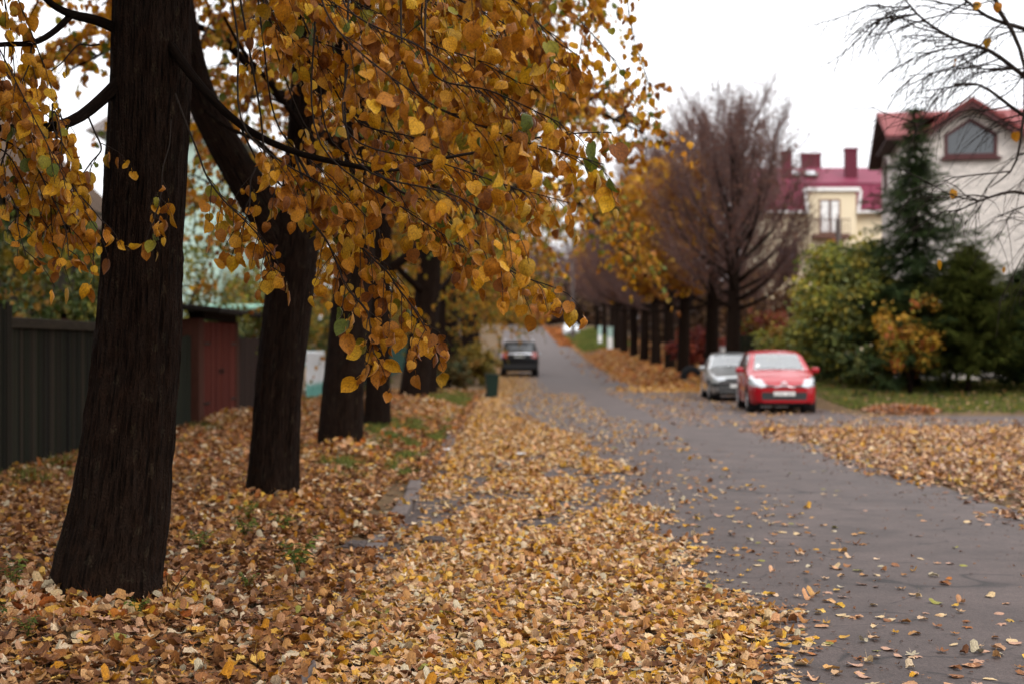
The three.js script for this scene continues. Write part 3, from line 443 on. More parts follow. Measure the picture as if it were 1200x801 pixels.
// ---------------------------------------------------------------- fallen leaves
const grassy = (x, d) => smoothstep(n2(x * 1.4, d * 0.5 + 50) * 0.7 + n2(x * 4, d * 2) * 0.35, -0.05, 0.4) * smoothstep(d, 14.5, 18) * smoothstep(x, -3.4, -2.4);   // where grass shows between the leaves of the verge
{
  const r = rngOf(71), carpetTop = [];
  const lay = (x, z, y, tilt, size, palette = LITTER) => ({ p: V(x, y, z), q: new THREE.Quaternion().setFromEuler(new THREE.Euler((r() - 0.5) * tilt, r() * TAU, (r() - 0.5) * tilt, 'YXZ')), s: V(1, between(0.6, 1.3, r), 1).multiplyScalar(size * between(0.7, 1.2, r)), c: tint(pick(palette, r), r, 0.8, 1.18) });
  function spread(name, label, x0, x1, d0, d1, perM2, density, height, { tilt = 0.6, size = 0.077, depth = 0.024, palette = LITTER } = {}) {
    const items = [], n = Math.round((x1 - x0) * (d1 - d0) * perM2);
    for (let i = 0; i < n; i++) { const x = between(x0, x1, r), d = between(d0, d1, r), k = density(x, d); if (r() > k) continue; items.push(lay(x, -d, height(x, -d) + 0.008 + r() * depth * Math.min(1, k * 1.3), tilt * (0.35 + 0.65 * k), size, palette)); }
    const g = new THREE.Group(); g.name = numbered(name); g.userData.kind = 'stuff'; g.userData.label = label; scene.add(g); scatter('fallen_leaves', fallenShapes, dryLeafMat, items, g); return items;
  }
  const YELLOW = ['#d9a441', '#d8a860', '#c98d2c', '#e0b97c', '#d3a06a', '#c78f58'].map(hex), RUST = ['#b5651f', '#a3561c', '#c77a2e', '#8f4a1e', '#c98a4a', '#b9723a'].map(hex), BROWN = ['#b58c70', '#a67a5e', '#c4a086', '#8c6450', '#986e52', '#d2b098', '#785240', '#b08262'].map(hex);
  const rim = (d) => 1.45 - 1.5 * smoothstep(d, 21, 36) + 0.25 * n2(d * 0.35, 1) + 0.16 * n2(d * 1.3, 2);
  const patch = (x, d) => smoothstep(n2(x * 0.9 + 3, d * 0.35), -0.05, 0.45) * smoothstep(d, 11, 12.5) * (1 - 0.5 * smoothstep(d, 18, 22));
  const roadD = (x, d) => { const e = rim(d) - x, fade = smoothstep(e, -0.15, 0.5); return Math.max(0, fade * (1 - 0.9 * patch(x, d)) * (x < -0.8 && d > 10.5 && d < 16 ? 0.35 : 1) + (e > -2.2 ? 0.015 + 0.06 * smoothstep(d, 18, 28) : 0)); };
  const onRoad = roadTop;
  spread('leaf_litter', 'thick carpet of tan and yellow leaves on the asphalt beside the kerb', -1.12, 2.9, 4.5, 17, 900, roadD, onRoad, { size: 0.066 });
  spread('leaf_litter', 'leaves thinning out over the asphalt farther up the street', -1.12, 2.9, 17, 48, 300, roadD, onRoad, { palette: [...LITTER, ...YELLOW] });
  spread('leaf_litter', 'thin yellow leaves along the street edge near the black car', -1.0, 2.2, 48, 95, 70, (x, d) => 0.75 * smoothstep(0.6 - x, -1, 0.9), onRoad, { palette: YELLOW });
  const OLD_SHADED = [...LITTER.filter((_, i) => i % 2), '#8a5a34', '#7a4c2c', '#935c2a', '#845430', '#a06a3c', '#6e452a', '#8f6440', '#9a6436', '#8a5a34', '#a8713f', '#7a4c2c', '#b5803e', '#935c2a', '#c09060', '#845430', '#6e452a'].map((c) => (c.isColor ? c : hex(c)));  // browner old leaves, darkened further: the verge's shade is put into their colour
  const kerbGap = (x, d) => (x > -1.32 && ((d > 10.5 && d < 11.4) || (d > 12.6 && d < 15.9)) ? 0.06 : 1), verge = (x, d) => 0.95 * kerbGap(x, d) * (1 - 0.8 * grassy(x, d));
  spread('leaf_litter', 'brown and yellow leaves heaped under the lindens on the verge', -6.4, -0.95, 4.5, 17, 700, verge, (x, z) => Math.max(groundY(x, z), x > -1.16 ? 0.085 : -9), { depth: 0.035, tilt: 0.9, palette: OLD_SHADED, size: 0.068 });
  spread('leaf_litter', 'brown leaves covering the verge between the fence and the kerb', -6.2, -0.95, 17, 48, 220, verge, (x, z) => Math.max(groundY(x, z), x > -1.16 ? 0.085 : -9), { depth: 0.06, tilt: 1.2, palette: [...OLD_SHADED, ...RUST] });
  for (const [cx, cd, rr, h] of [[-2.2, 18.2, 0.8, 0.22], [-2.2, 33, 1.3, 0.3], [-1.7, 29.5, 0.8, 0.2], [-5.2, 27.5, 0.9, 0.3], [-2.3, 8.0, 0.62, 0.1], [-2.23, 13.0, 0.5, 0.12]])
    spread('leaf_litter', cx < -5 ? 'heap of dead leaves against the shed doors' : 'heap of dead leaves round the foot of a linden', cx - rr, cx + rr, cd - rr, cd + rr, 700, (x, d) => (Math.hypot(x - cx, d - cd) < rr ? 0.9 : 0), (x, z) => groundY(x, z) + h * Math.max(0, 1 - Math.pow(Math.hypot(x - cx, -z - cd) / rr, 2)) * r(), { tilt: 2, depth: 0.04, palette: [...LITTER, ...RUST] });
  const driftD = (x, d) => { const e = x - (4.45 + 0.3 * n2(d * 0.3, 9) + 0.15 * n2(d, 4)); return smoothstep(e, -0.2, 0.9) * (1 - 0.9 * smoothstep(d, 26.8, 28.6)) * (0.75 + 0.4 * n2(x * 0.5, d * 0.6)); };
  const flat = (x, z) => (x < 5.05 ? roadTop(x, z) : Math.max(groundY(x, z), 0));
  spread('leaf_litter', 'broad drift of brown leaves between the street and the driveway', 4.0, 15, 11, 31, 280, driftD, flat, { palette: [...BROWN, ...BROWN, ...LITTER], depth: 0.05, tilt: 1.3 });
  spread('leaf_litter', 'scattered leaves on the asphalt round the parked cars', 3.2, 9.5, 28, 50, 26, (x, d) => clamp(0.55 + 0.6 * n2(x * 0.5, d * 0.25), 0, 1), () => 0.006, { palette: [...YELLOW, ...BROWN], tilt: 0.5 });
  spread('leaf_litter', 'heap of rust brown leaves on the lawn edge by the driveway', 8.2, 10.4, 33.2, 35, 500, (x, d) => smoothstep(1 - Math.hypot((x - 9.3) / 1.1, (d - 34) / 0.85), 0, 0.4), (x, z) => groundY(x, z) + 0.16 * Math.max(0, 1 - Math.hypot((x - 9.3) / 1.1, (-z - 34) / 0.85)) * r(), { palette: [...BROWN, ...RUST], tilt: 2 });
  spread('leaf_litter', 'sparse fallen leaves on the lawn', 8.3, 17, 33.5, 46, 14, () => 0.8, (x, z) => groundY(x, z) + 0.05, { palette: [...YELLOW, ...BROWN] });
  spread('leaf_litter', 'orange leaves covering the bank under the bare trees', 3.8, 12, 52, 130, 45, (x, d) => clamp(smoothstep(x, 4.75 + 0.35 * n2(d * 0.2, 8), 5.7) + 0.05, 0, 1) * (d > 104 && d < 124 ? 0.3 : 0.7), (x, z) => Math.max(groundY(x, z), roadTop(x, z)), { palette: [...RUST, ...RUST, ...YELLOW], size: 0.16, tilt: 1.2 });
  spread('leaf_litter', 'yellow leaves in a band along the side street', 3.2, 9, 50, 55, 60, (x) => 0.9 * smoothstep(x, 3.2, 5.4), (x, z) => Math.max(groundY(x, z), roadTop(x, z)), { palette: YELLOW, size: 0.14 });
  spread('leaf_litter', 'orange leaves banked along the far end of the street', 4.2, 7, 124, 190, 14, () => 0.8, (x, z) => Math.max(groundY(x, z), roadTop(x, z)), { palette: RUST, size: 0.3, tilt: 1.2 });

  spread('leaf_litter', 'crumbled brown leaf fragments on the asphalt', 0.9, 4.9, 5, 24, 90, (x, d) => clamp(0.08 + 0.9 * Math.exp(-Math.abs(x - rim(d)) * 2.2) + 0.5 * Math.exp(-Math.abs(4.5 - x) * 3), 0, 1), onRoad, { size: 0.022, depth: 0.001, tilt: 0.4, palette: ['#6e4a34', '#84583a', '#553a2c', '#9a7050'].map(hex) });
  // single leaves that can be told apart: on the bare asphalt, and lying on top of the carpet close by
  const kinds = [['pale tan', LITTER[2]], ['golden yellow', hex('#c98d1c')], ['dull brown', LITTER[6]], ['pinkish beige', hex('#d2a284')], ['greyish cream', LITTER[15]], ['orange', hex('#b86c1c')], ['greenish', hex('#9a9440')]];
  const mats = kinds.map(([, c]) => { const m = dryLeafMat.clone(); m.color.copy(c); return m; }), share = [0, 0, 0, 3, 3, 4, 4, 1, 2, 2, 5, 6];
  const single = (x, d, y, tilt, size, where, group) => { const k = pick(share, r), m = part('fallen_leaf', pick(fallenShapes, r), mats[k], scene), l = lay(x, -d, y, tilt, size); m.position.copy(l.p); m.quaternion.copy(l.q); m.scale.copy(l.s); if (tilt < 0.5) m.scale.y *= 0.32; tag(m, kinds[k][0] + ' fallen leaf ' + where, 'leaf', group); };
  for (let k = 0; k < 170;) { const d = 6.6 + 16 * Math.pow(r(), 1.5), x = between(1.5, Math.min(4.6, 0.36 * d + 0.1), r); if (x < rim(d) - 0.05 || r() > 0.25 + 0.75 * Math.exp(-(x - rim(d)) * 1.1)) continue; single(x, d, roadTop(x, -d) + 0.006, 0.35, 0.068, 'lying by itself on the bare asphalt', 'leaves lying singly on the asphalt'); k++; }
  for (let k = 0; k < 130;) { const d = 6.7 + 2.6 * r(), x = between(-0.34 * d, 1.35, r); if (x < -1.0 && Math.hypot(x + 2.3, d - 8.1) < 0.5) continue; single(x, d, Math.max(groundY(x, -d), roadTop(x, -d)) + 0.045, 0.8, 0.07, 'on top of the leaf carpet', 'leaves on top of the carpet'); k++; }
}

// ---------------------------------------------------------------- shrubs, spruce, grass, weeds
function shrub(name, label, [x, z], [rx, ry, rz], palette, count, size, seed, { stems = 7, lift = 0.25, group, trunk } = {}) {
  const r = rngOf(seed), base = V(x, groundY(x, z), z), t = thing(name, label, 'shrub', base.toArray(), 0, group), wood = new Soup(), items = [];
  const tips = [];
  for (let k = 0; k < stems; k++) {
    const a = k / stems * TAU + r(), R = between(0.35, 0.85, r), top = V(Math.cos(a) * rx * R, ry * 2 * between(0.55, 0.92, r), Math.sin(a) * rz * R), foot = V(Math.cos(a) * (trunk ? 0.03 : 0.2), -0.1, Math.sin(a) * (trunk ? 0.03 : 0.2));
    const c = smooth([foot, V(foot.x + top.x * 0.2, top.y * 0.45, foot.z + top.z * 0.2), top], 8); wood.tube(c, taper(9, trunk ?? 0.025, 0.006), 5);
    for (let j = 0; j < 5; j++) { const q = c[3 + j], e = q.clone().add(V((r() - 0.5) * rx * 0.9, between(-0.1, 0.5, r) * ry, (r() - 0.5) * rz * 0.9)); wood.tube(smooth([q, q.clone().lerp(e, 0.5).add(V(0, 0.1, 0)), e], 4), taper(5, 0.01, 0.004), 3); tips.push(e); }
    tips.push(top);
  }
  const clumps = []; for (let k = 0; k < Math.max(26, count / 60); k++) { const u = r() * 2 - 1, a = r() * TAU, q = Math.cbrt(r()) * 0.92, s = Math.sqrt(1 - u * u); clumps.push(V(Math.cos(a) * s * q * rx, ry * (1 + lift) + u * q * ry, Math.sin(a) * s * q * rz)); }
  const all = [...clumps, ...tips.filter((p) => p.y > ry * lift * 1.2)], tone = all.map(() => pick(palette, r));
  for (let i = 0; i < count; i++) { const k = Math.floor(r() * all.length), c = all[k], s = Math.min(rx, ry) * 0.24; items.push({ p: V(c.x + (r() + r() - 1) * s, Math.max(0.03, c.y + (r() + r() - 1) * s), c.z + (r() + r() - 1) * s), q: hang(r, 1.1), s: V(1, 1, 1).multiplyScalar(size * between(0.7, 1.25, r)), c: tint(r() < 0.6 ? tone[k] : pick(palette, r), r, 0.7, 1.15) }); }
  part('stems', wood.geometry(), barkFar, t).userData.kind = 'stuff';
  scatter('foliage', leafShapes, leafMat, items, t);
  return t;
}
const OLIVE = ['#9a9c36', '#aaa338', '#828a34', '#b8aa3c', '#727c34', '#c4ae3e', '#98a060'].map(hex), AMBER = ['#cf981e', '#dcaa2c', '#c0861c', '#b9641e', '#b09c2a', '#949430', '#d3a026'].map(hex), DEEP = ['#4c5f2a', '#5c6e2e', '#425626', '#6a7630', '#7c7c34'].map(hex), CRIMSON = ['#8e2f26', '#a33c28', '#b5532c', '#7a2a24', '#9c4a2a'].map(hex), MUSTARD = ['#9c8424', '#b5922a', '#7d7426', '#a8781f', '#6c6a26'].map(hex);
shrub('lilac_shrub', 'tall olive green shrub turning yellow between the red car and the spruce', [9.7, -41], [1.8, 2.0, 1.4], OLIVE, 8200, 0.12, 1, { lift: 0.15 });
shrub('low_shrub', 'low yellow-green shrub behind the red car', [9.0, -44], [1.5, 0.95, 1.1], [...OLIVE, ...MUSTARD], 4600, 0.11, 2, { lift: 0.05 });
shrub('maple_sapling', 'small maple with orange and yellow leaves in front of the spruce', [10.7, -38.2], [1.05, 1.2, 0.8], AMBER, 1900, 0.1, 3, { lift: 0.45, stems: 4, trunk: 0.04 });
shrub('dark_shrub', 'dark green shrub at the foot of the spruce', [10.1, -39.2], [1.0, 0.62, 0.8], DEEP, 2400, 0.09, 4, { lift: 0.1 });
shrub('dark_shrub', 'dark shrub filling the gap behind the young conifer by the pale house', [13.2, -43], [2.0, 1.3, 1.4], DEEP, 4200, 0.1, 5, { lift: 0.1 });
shrub('leafy_shrub', 'grey green shrub with twiggy top below the spruce boughs', [11.4, -41.8], [1.2, 1.5, 1], ['#5f6c4a', '#6f7a58', '#4d5a3a', '#7c8466'].map(hex), 2600, 0.1, 6, { lift: 0.2 });
shrub('red_shrub', 'crimson shrub between the bare trunks on the bank', [8.6, -66], [1.5, 1.0, 1.4], CRIMSON, 2200, 0.14, 7, { lift: 0.05 });
shrub('red_shrub', 'rust red shrub behind the silver car, below the burgundy roof', [11.5, -60], [2.2, 1.4, 1.6], [...CRIMSON, ...MUSTARD], 3400, 0.14, 8, { lift: 0.1 });
shrub('yellow_tree', 'yellow and olive tree in front of the cream house wall', [14.6, -63], [1.3, 2.6, 1.2], [...AMBER, ...OLIVE.slice(0, 3)], 3400, 0.15, 9, { lift: 0.35, stems: 5, trunk: 0.08 });
shrub('brown_shrub', 'brown shrubbery between the bare trees and the burgundy-roofed house', [12.5, -70], [2.6, 2.6, 2], ['#6e4a34', '#7d5636', '#5f4030', '#8a6234'].map(hex), 4200, 0.16, 10, { lift: 0.1 });
const DUN = ['#6b4a3a', '#7a5640', '#5c4036', '#86603e', '#8a6a44', '#6a5244'].map(hex);
[[11.8, 80, 3, 2.6, 'behind the bare row, next past the cream house'], [12, 90, 3.2, 2.6, 'filling the gap behind the bare row, halfway up the bank'], [12.5, 101, 3.4, 2.8, 'behind the bare row, short of the gateposts'], [13, 126, 4, 3, 'behind the gateposts'], [13.5, 146, 4.5, 3.2, 'behind the far pole'], [9.5, 182, 4.5, 3.2, 'past the white car'], [5, 214, 5, 3.4, 'across the end of the street'], [-2, 216, 5, 3.4, 'at the head of the street on the garden side'], [-9, 205, 5, 3.4, 'beyond the last garden'], [1.5, 232, 6, 4.5, 'rising behind the end of the street'], [10, 236, 6, 4.5, 'rising beyond the far pole'], [-8, 110, 3.5, 3, 'past the teal fence'], [-8.5, 140, 4, 3.2, 'well beyond the teal fence']]
  .forEach(([x, d, rad, ry, where], i) => shrub('thicket', 'dull brown thicket ' + where, [x, -d], [rad, ry, rad], DUN, d > 170 ? 6500 : 3400, d > 170 ? 0.5 : 0.24 + d * 0.0006, 40 + i, { lift: -0.15, group: 'brown thickets along the street' }));
shrub('mustard_bush', 'mustard yellow bush beside the black car and the bin', [-1.5, -56], [1.05, 0.85, 1.2], MUSTARD, 3000, 0.11, 11, { lift: 0.02 });
shrub('mustard_bush', 'straggly brown-green bush behind the bin', [-2.0, -48], [0.9, 0.6, 0.9], ['#6c5c28', '#7d6a2c', '#4f5628', '#8a6a30'].map(hex), 1800, 0.1, 12, { lift: 0.02 });
shrub('garden_shrub', 'dark leafy shrub rising behind the weathered board fence', [-8.2, -21], [1.7, 1.7, 2.2], [...DEEP, ...MUSTARD], 5200, 0.1, 13, { lift: 0.2, group: 'shrubs behind the fences' });
shrub('garden_shrub', 'olive shrub rising behind the fence left of the red shed doors'.replace(' left of', ' next to'), [-7.1, -25.2], [0.75, 1.9, 1.6], [...OLIVE, ...DEEP], 4600, 0.1, 14, { lift: 0.2, group: 'shrubs behind the fences' });
shrub('garden_shrub', 'overgrown ivy-like shrub hanging over the brown fence panel', [-6.9, -33.2], [0.9, 1.15, 2.2], DEEP, 3600, 0.09, 15, { lift: 0.25, group: 'shrubs behind the fences' });
shrub('garden_tree', 'thin olive garden tree before the mint green house', [-8.6, -36], [1.9, 2.7, 1.8], [...OLIVE, ...DEEP, ...MUSTARD], 2600, 0.1, 19, { lift: 0.35, stems: 5, trunk: 0.06, group: 'shrubs behind the fences' });
shrub('garden_shrub', 'golden shrub behind the white picket fence', [-8, -46], [1.8, 2.0, 3], [...MUSTARD, ...OLIVE], 4200, 0.12, 16, { lift: 0.2, group: 'shrubs behind the fences' });
shrub('garden_shrub', 'olive shrub behind the teal fence', [-8, -62], [1.8, 2.2, 5], [...MUSTARD, ...DEEP], 4200, 0.15, 17, { lift: 0.2, group: 'shrubs behind the fences' });
shrub('orange_bush', 'orange bush at the far end of the street', [3.2, -196], [2.4, 1.6, 2.4], ['#c9782c', '#b8682a', '#d08a3c'].map(hex), 1500, 0.4, 18, { lift: 0 });

const needleMat = phys({ roughness: 0.9, specularIntensity: 0.3, transmission: 0.2, thickness: 0, side: THREE.DoubleSide });
const spray = (() => {   // a twig thick with needles, pointing along +x
  const s = new Soup(), r = rngOf(6); s.tube([V(0, 0, 0), V(0.5, 0, 0), V(1, -0.02, 0)], [0.012, 0.009, 0.003], 3);
  for (let k = 0; k < 44; k++) { const t = k / 44, a = k * 2.4, p = V(t, 0, 0), d = V(0.75, Math.sin(a) * 0.6, Math.cos(a)).normalize().multiplyScalar(0.24 * (1 - 0.4 * t)), e = p.clone().add(d), w = V(0, Math.cos(a), -Math.sin(a)).multiplyScalar(0.03); s.quad(p.clone().add(w), p.clone().sub(w), e, e, w.clone().cross(d).normalize()); }
  return s.geometry();
})();
function conifer(name, label, [x, z], H, R, seed, palette, { from = 0.5, pow = 1, levels = 34, droop: droop0 = 0.25 } = {}) {
  const r = rngOf(seed), t = thing(name, label, 'tree', [x, groundY(x, z), z]), wood = new Soup(), items = [];
  part('trunk', new Soup().tube(smooth([V(0, -0.2, 0), V(0.03, H * 0.5, 0), V(0, H, 0)], 12), taper(13, H * 0.014 + 0.03, 0.008), 9).geometry(), barkFar, t);
  for (let k = 0; k < levels; k++) {
    const f = k / (levels - 1), h = lerp(from, H * 0.97, Math.pow(f, 0.9)) + (r() - 0.5) * 0.12, L = R * Math.pow(1 - f, pow) * between(0.75, 1.15, r) + 0.12, n = 9 + (k % 3);
    for (let j = 0; j < n; j++) {
      const a = j / n * TAU + k * 1.1 + r() * 0.5, l = L * between(0.45, 1.3, r), droop = droop0 * between(0.3, 1.7, r), dir = V(Math.cos(a), 0, Math.sin(a)), c = smooth([V(0, h, 0), dir.clone().multiplyScalar(l * 0.55).add(V(0, h - l * droop * 0.8, 0)), dir.clone().multiplyScalar(l).add(V(0, h - l * droop + l * 0.12, 0))], 5);
      wood.tube(c, taper(6, 0.014, 0.004), 3);
      const m = Math.max(2, Math.round(l / 0.09));
      for (let i = 0; i < m; i++) for (const sd of [-1, 1]) { const u = (i + r()) / m, e = Math.min(4, Math.floor(u * 5)), p = c[e].clone().lerp(c[e + 1], u * 5 - e), yaw = -a + sd * between(0.35, 0.95, r); items.push({ p, q: new THREE.Quaternion().setFromEuler(new THREE.Euler(r() * 6, yaw, between(-0.9, 0.5, r), 'YZX')), s: V(1, 1, 1).multiplyScalar(between(0.24, 0.4, r) * (0.6 + 0.4 * (1 - u))), c: tint(pick(palette, r), r, 0.7, 1.2) }); }
    }
  }
  part('branches', wood.geometry(), barkFar, t).userData.kind = 'stuff';
  scatter('needles', [spray], needleMat, items, t);
}
const PINE = ['#6c8350', '#7a925a', '#5f7650', '#879c62'].map(hex);
conifer('spruce_tree', 'dark green spruce standing before the pale house', [11.35, -40], 8.0, 3.7, 1, PINE, { levels: 27, pow: 1.05, from: 0.9, droop: 0.36 });
conifer('young_conifer', 'bushy young conifer on the lawn with a bare lower trunk, beside the spruce', [12.35, -38.5], 4.0, 2.1, 2, ['#848f42', '#92984a', '#728040', '#9ca04e'].map(hex), { levels: 32, pow: 0.55, from: 0.75, droop: 0.1 });
conifer('young_conifer', 'dense dark conifer by the foot of the pale house', [14.2, -39], 3.6, 1.8, 3, PINE, { levels: 28, pow: 0.5, from: 0.4, droop: 0.1 });
// unseen lindens added behind the fence to block sky light and darken the verge
[[-7.8, 1.5, 4, 0.3, 'tall golden linden added unseen inside the garden beside the photographer'], [-11.5, 12.5, 3, 3.2, 'leafy linden added unseen to block low sky, between the fence and the cottage'], [-9.5, -4, 3, 5, 'low-branched golden linden added unseen in the garden behind the photographer'], [-9.5, 8, 4, 1, 'broad linden added unseen to give shade, behind the weathered fence, beside the verge'], [-13, 13, 3, 2, 'olive-leaved linden added unseen behind the weathered board fence to block low sky']].forEach(([x, d, k, turn, label]) => { const t = lindenKinds[k].clone(); t.name = numbered('garden_tree'); t.position.set(x, groundY(x, -d), -d); t.rotation.y = turn; scene.add(t); tag(t, label, 'tree', 'trees added inside the gardens for shade'); });

// grass: blades in tufts
const blade = (() => { const s = new Soup(), r = rngOf(3); for (let k = 0; k < 7; k++) { const a = r() * TAU, o = V(Math.cos(a), 0, Math.sin(a)).multiplyScalar(0.25 * r()), d = V(Math.cos(a), 0, Math.sin(a)).multiplyScalar(0.2 + 0.4 * r()), w = V(-Math.sin(a), 0, Math.cos(a)).multiplyScalar(0.035), h = 0.6 + 0.4 * r(), m = o.clone().addScaledVector(d, 0.4).add(V(0, h * 0.6, 0)), e = o.clone().add(d).add(V(0, h, 0)), n = V(Math.cos(a), 0.6, Math.sin(a)).normalize(); s.quad(o.clone().add(w), o.clone().sub(w), m.clone().sub(w), m.clone().add(w), n); s.quad(m.clone().add(w), m.clone().sub(w), e, e, n); } return s.geometry(); })();
const grassMat = phys({ roughness: 0.9, specularIntensity: 0.15, transmission: 0.3, thickness: 0, side: THREE.DoubleSide });
const GRASS = ['#6a7436', '#5c6830', '#7c803e', '#505c2c', '#8a8648', '#707838'].map(hex);
function grass(label, x0, x1, d0, d1, perM2, size, dens, seed) {
  const r = rngOf(seed), items = [], n = Math.round((x1 - x0) * (d1 - d0) * perM2);
  for (let i = 0; i < n; i++) { const x = between(x0, x1, r), d = between(d0, d1, r); if (r() > dens(x, d)) continue; items.push({ p: V(x, groundY(x, -d) - 0.005, -d), q: new THREE.Quaternion().setFromAxisAngle(UP, r() * TAU), s: V(1, between(0.6, 1.3, r), 1).multiplyScalar(size * between(0.7, 1.3, r)), c: tint(pick(GRASS, r), r, 0.75, 1.15) }); }
  const g = new THREE.Group(); g.name = numbered('grass'); g.userData.kind = 'stuff'; g.userData.label = label; scene.add(g); scatter('grass', [blade], grassMat, items, g);
}
grass('green lawn under the spruce and shrubs', 8.3, 18, 33.6, 47, 260, 0.1, (x, d) => clamp(0.75 + 0.5 * n2(x * 0.7, d * 0.7), 0, 1) * (Math.hypot((x - 9.3) / 1.1, (d - 34) / 0.85) < 0.9 ? 0.15 : 1), 1);
grass('grass on the verge between the lindens and the kerb', -2.9, -1.12, 15, 46, 420, 0.1, (x, d) => grassy(x, d), 2);
grass('ragged grass along the foot of the fences', -6.0, -5.0, 14, 60, 90, 0.12, (x, d) => smoothstep(n2(x * 0.9 + 15, d * 0.3), -0.1, 0.5), 3);
grass('bright grass on the verge farther up the street', 5.6, 9.5, 110, 160, 40, 0.3, () => 0.9, 4);
grass('grass on the verge beyond the leaning linden', -2.4, -1.15, 33, 41, 420, 0.12, () => 0.9, 5);

// green weeds pushing through the leaves
{
  const r = rngOf(81), leaflet = (() => { const s = new Soup(); s.quad(V(0, 0, 0), V(0.5, 0.05, 0.22), V(1, -0.08, 0), V(0.5, 0.05, -0.22), UP); return s.geometry(); })(), mats = ['#4c5a22', '#5b682a', '#3f4d20', '#6a7430'].map((c) => phys({ color: hex(c), roughness: 0.9, specularIntensity: 0.1, transmission: 0.3, thickness: 0, side: THREE.DoubleSide }));
  [[-1.42, 9.4, 0.24, 'feathery green weed standing clear of the leaves beside the kerb'], [-1.95, 10.4, 0.17, 'low feathery weed among the leaves behind the thick trunk'], [-1.75, 10.9, 0.16, 'small feathery weed among the leaves near the kerb stones'], [-2.15, 9.8, 0.14, 'short green weed near the foot of the thick linden'], [-1.98, 7.5, 0.1, 'tiny lobed seedling at the foot of the thick linden'], [-2.6, 7.1, 0.12, 'low green sprig among the leaves before the thick linden'], [-2.35, 6.9, 0.1, 'low lobed seedling in the leaves before the thick linden'], [-2.9, 8.3, 0.16, 'green sprig on the fence side of the thick linden'], [-2.15, 11.6, 0.15, 'feathery weed in the leaves between the first two lindens'], [-1.6, 8.6, 0.1, 'sparse green sprig between the linden and the street'], [-1.75, 19.3, 0.28, 'leafy green weed beside the linden trunk with heaped leaves']].forEach(([x, d, h, label]) => {
    const t = thing('weed', label, 'weed', [x, groundY(x, -d) + 0.02, -d], r() * 6);
    for (let k = 0; k < 6; k++) {
      const a = k / 6 * TAU + r(), lean = between(0.2, 0.7, r), c = smooth([V(0, 0, 0), V(Math.cos(a) * h * lean * 0.4, h * 0.6, Math.sin(a) * h * lean * 0.4), V(Math.cos(a) * h * lean, h * between(0.7, 1.1, r), Math.sin(a) * h * lean)], 6);
      part('stem', new Soup().tube(c, taper(7, 0.0025, 0.001), 4).geometry(), mats[2], t);
      for (let j = 2; j < 7; j++) for (const sd of [-1, 1]) { const m = part('leaf', leaflet, pick(mats, r), t); m.position.copy(c[j]); m.rotation.set((r() - 0.5) * 0.6, -a + sd * between(0.5, 1.2, r), between(-0.4, 0.3, r), 'YXZ'); m.scale.setScalar(h * between(0.22, 0.4, r)); }
    }
  });
  const s = thing('dead_sprig', 'dry broken twigs sticking up at the foot of the thick linden', 'twig', [-1.92, groundY(-1.92, -7.95), -7.95]);
  for (let k = 0; k < 7; k++) { const a = r() * TAU, h = between(0.1, 0.24, r); part('twig', new Soup().tube(smooth([V((r() - 0.5) * 0.1, -0.02, (r() - 0.5) * 0.1), V(Math.cos(a) * 0.05, h * 0.6, Math.sin(a) * 0.05), V(Math.cos(a) * 0.12, h, Math.sin(a) * 0.12)], 5), taper(6, 0.004, 0.0015), 4).geometry(), twigMat, s); }
}

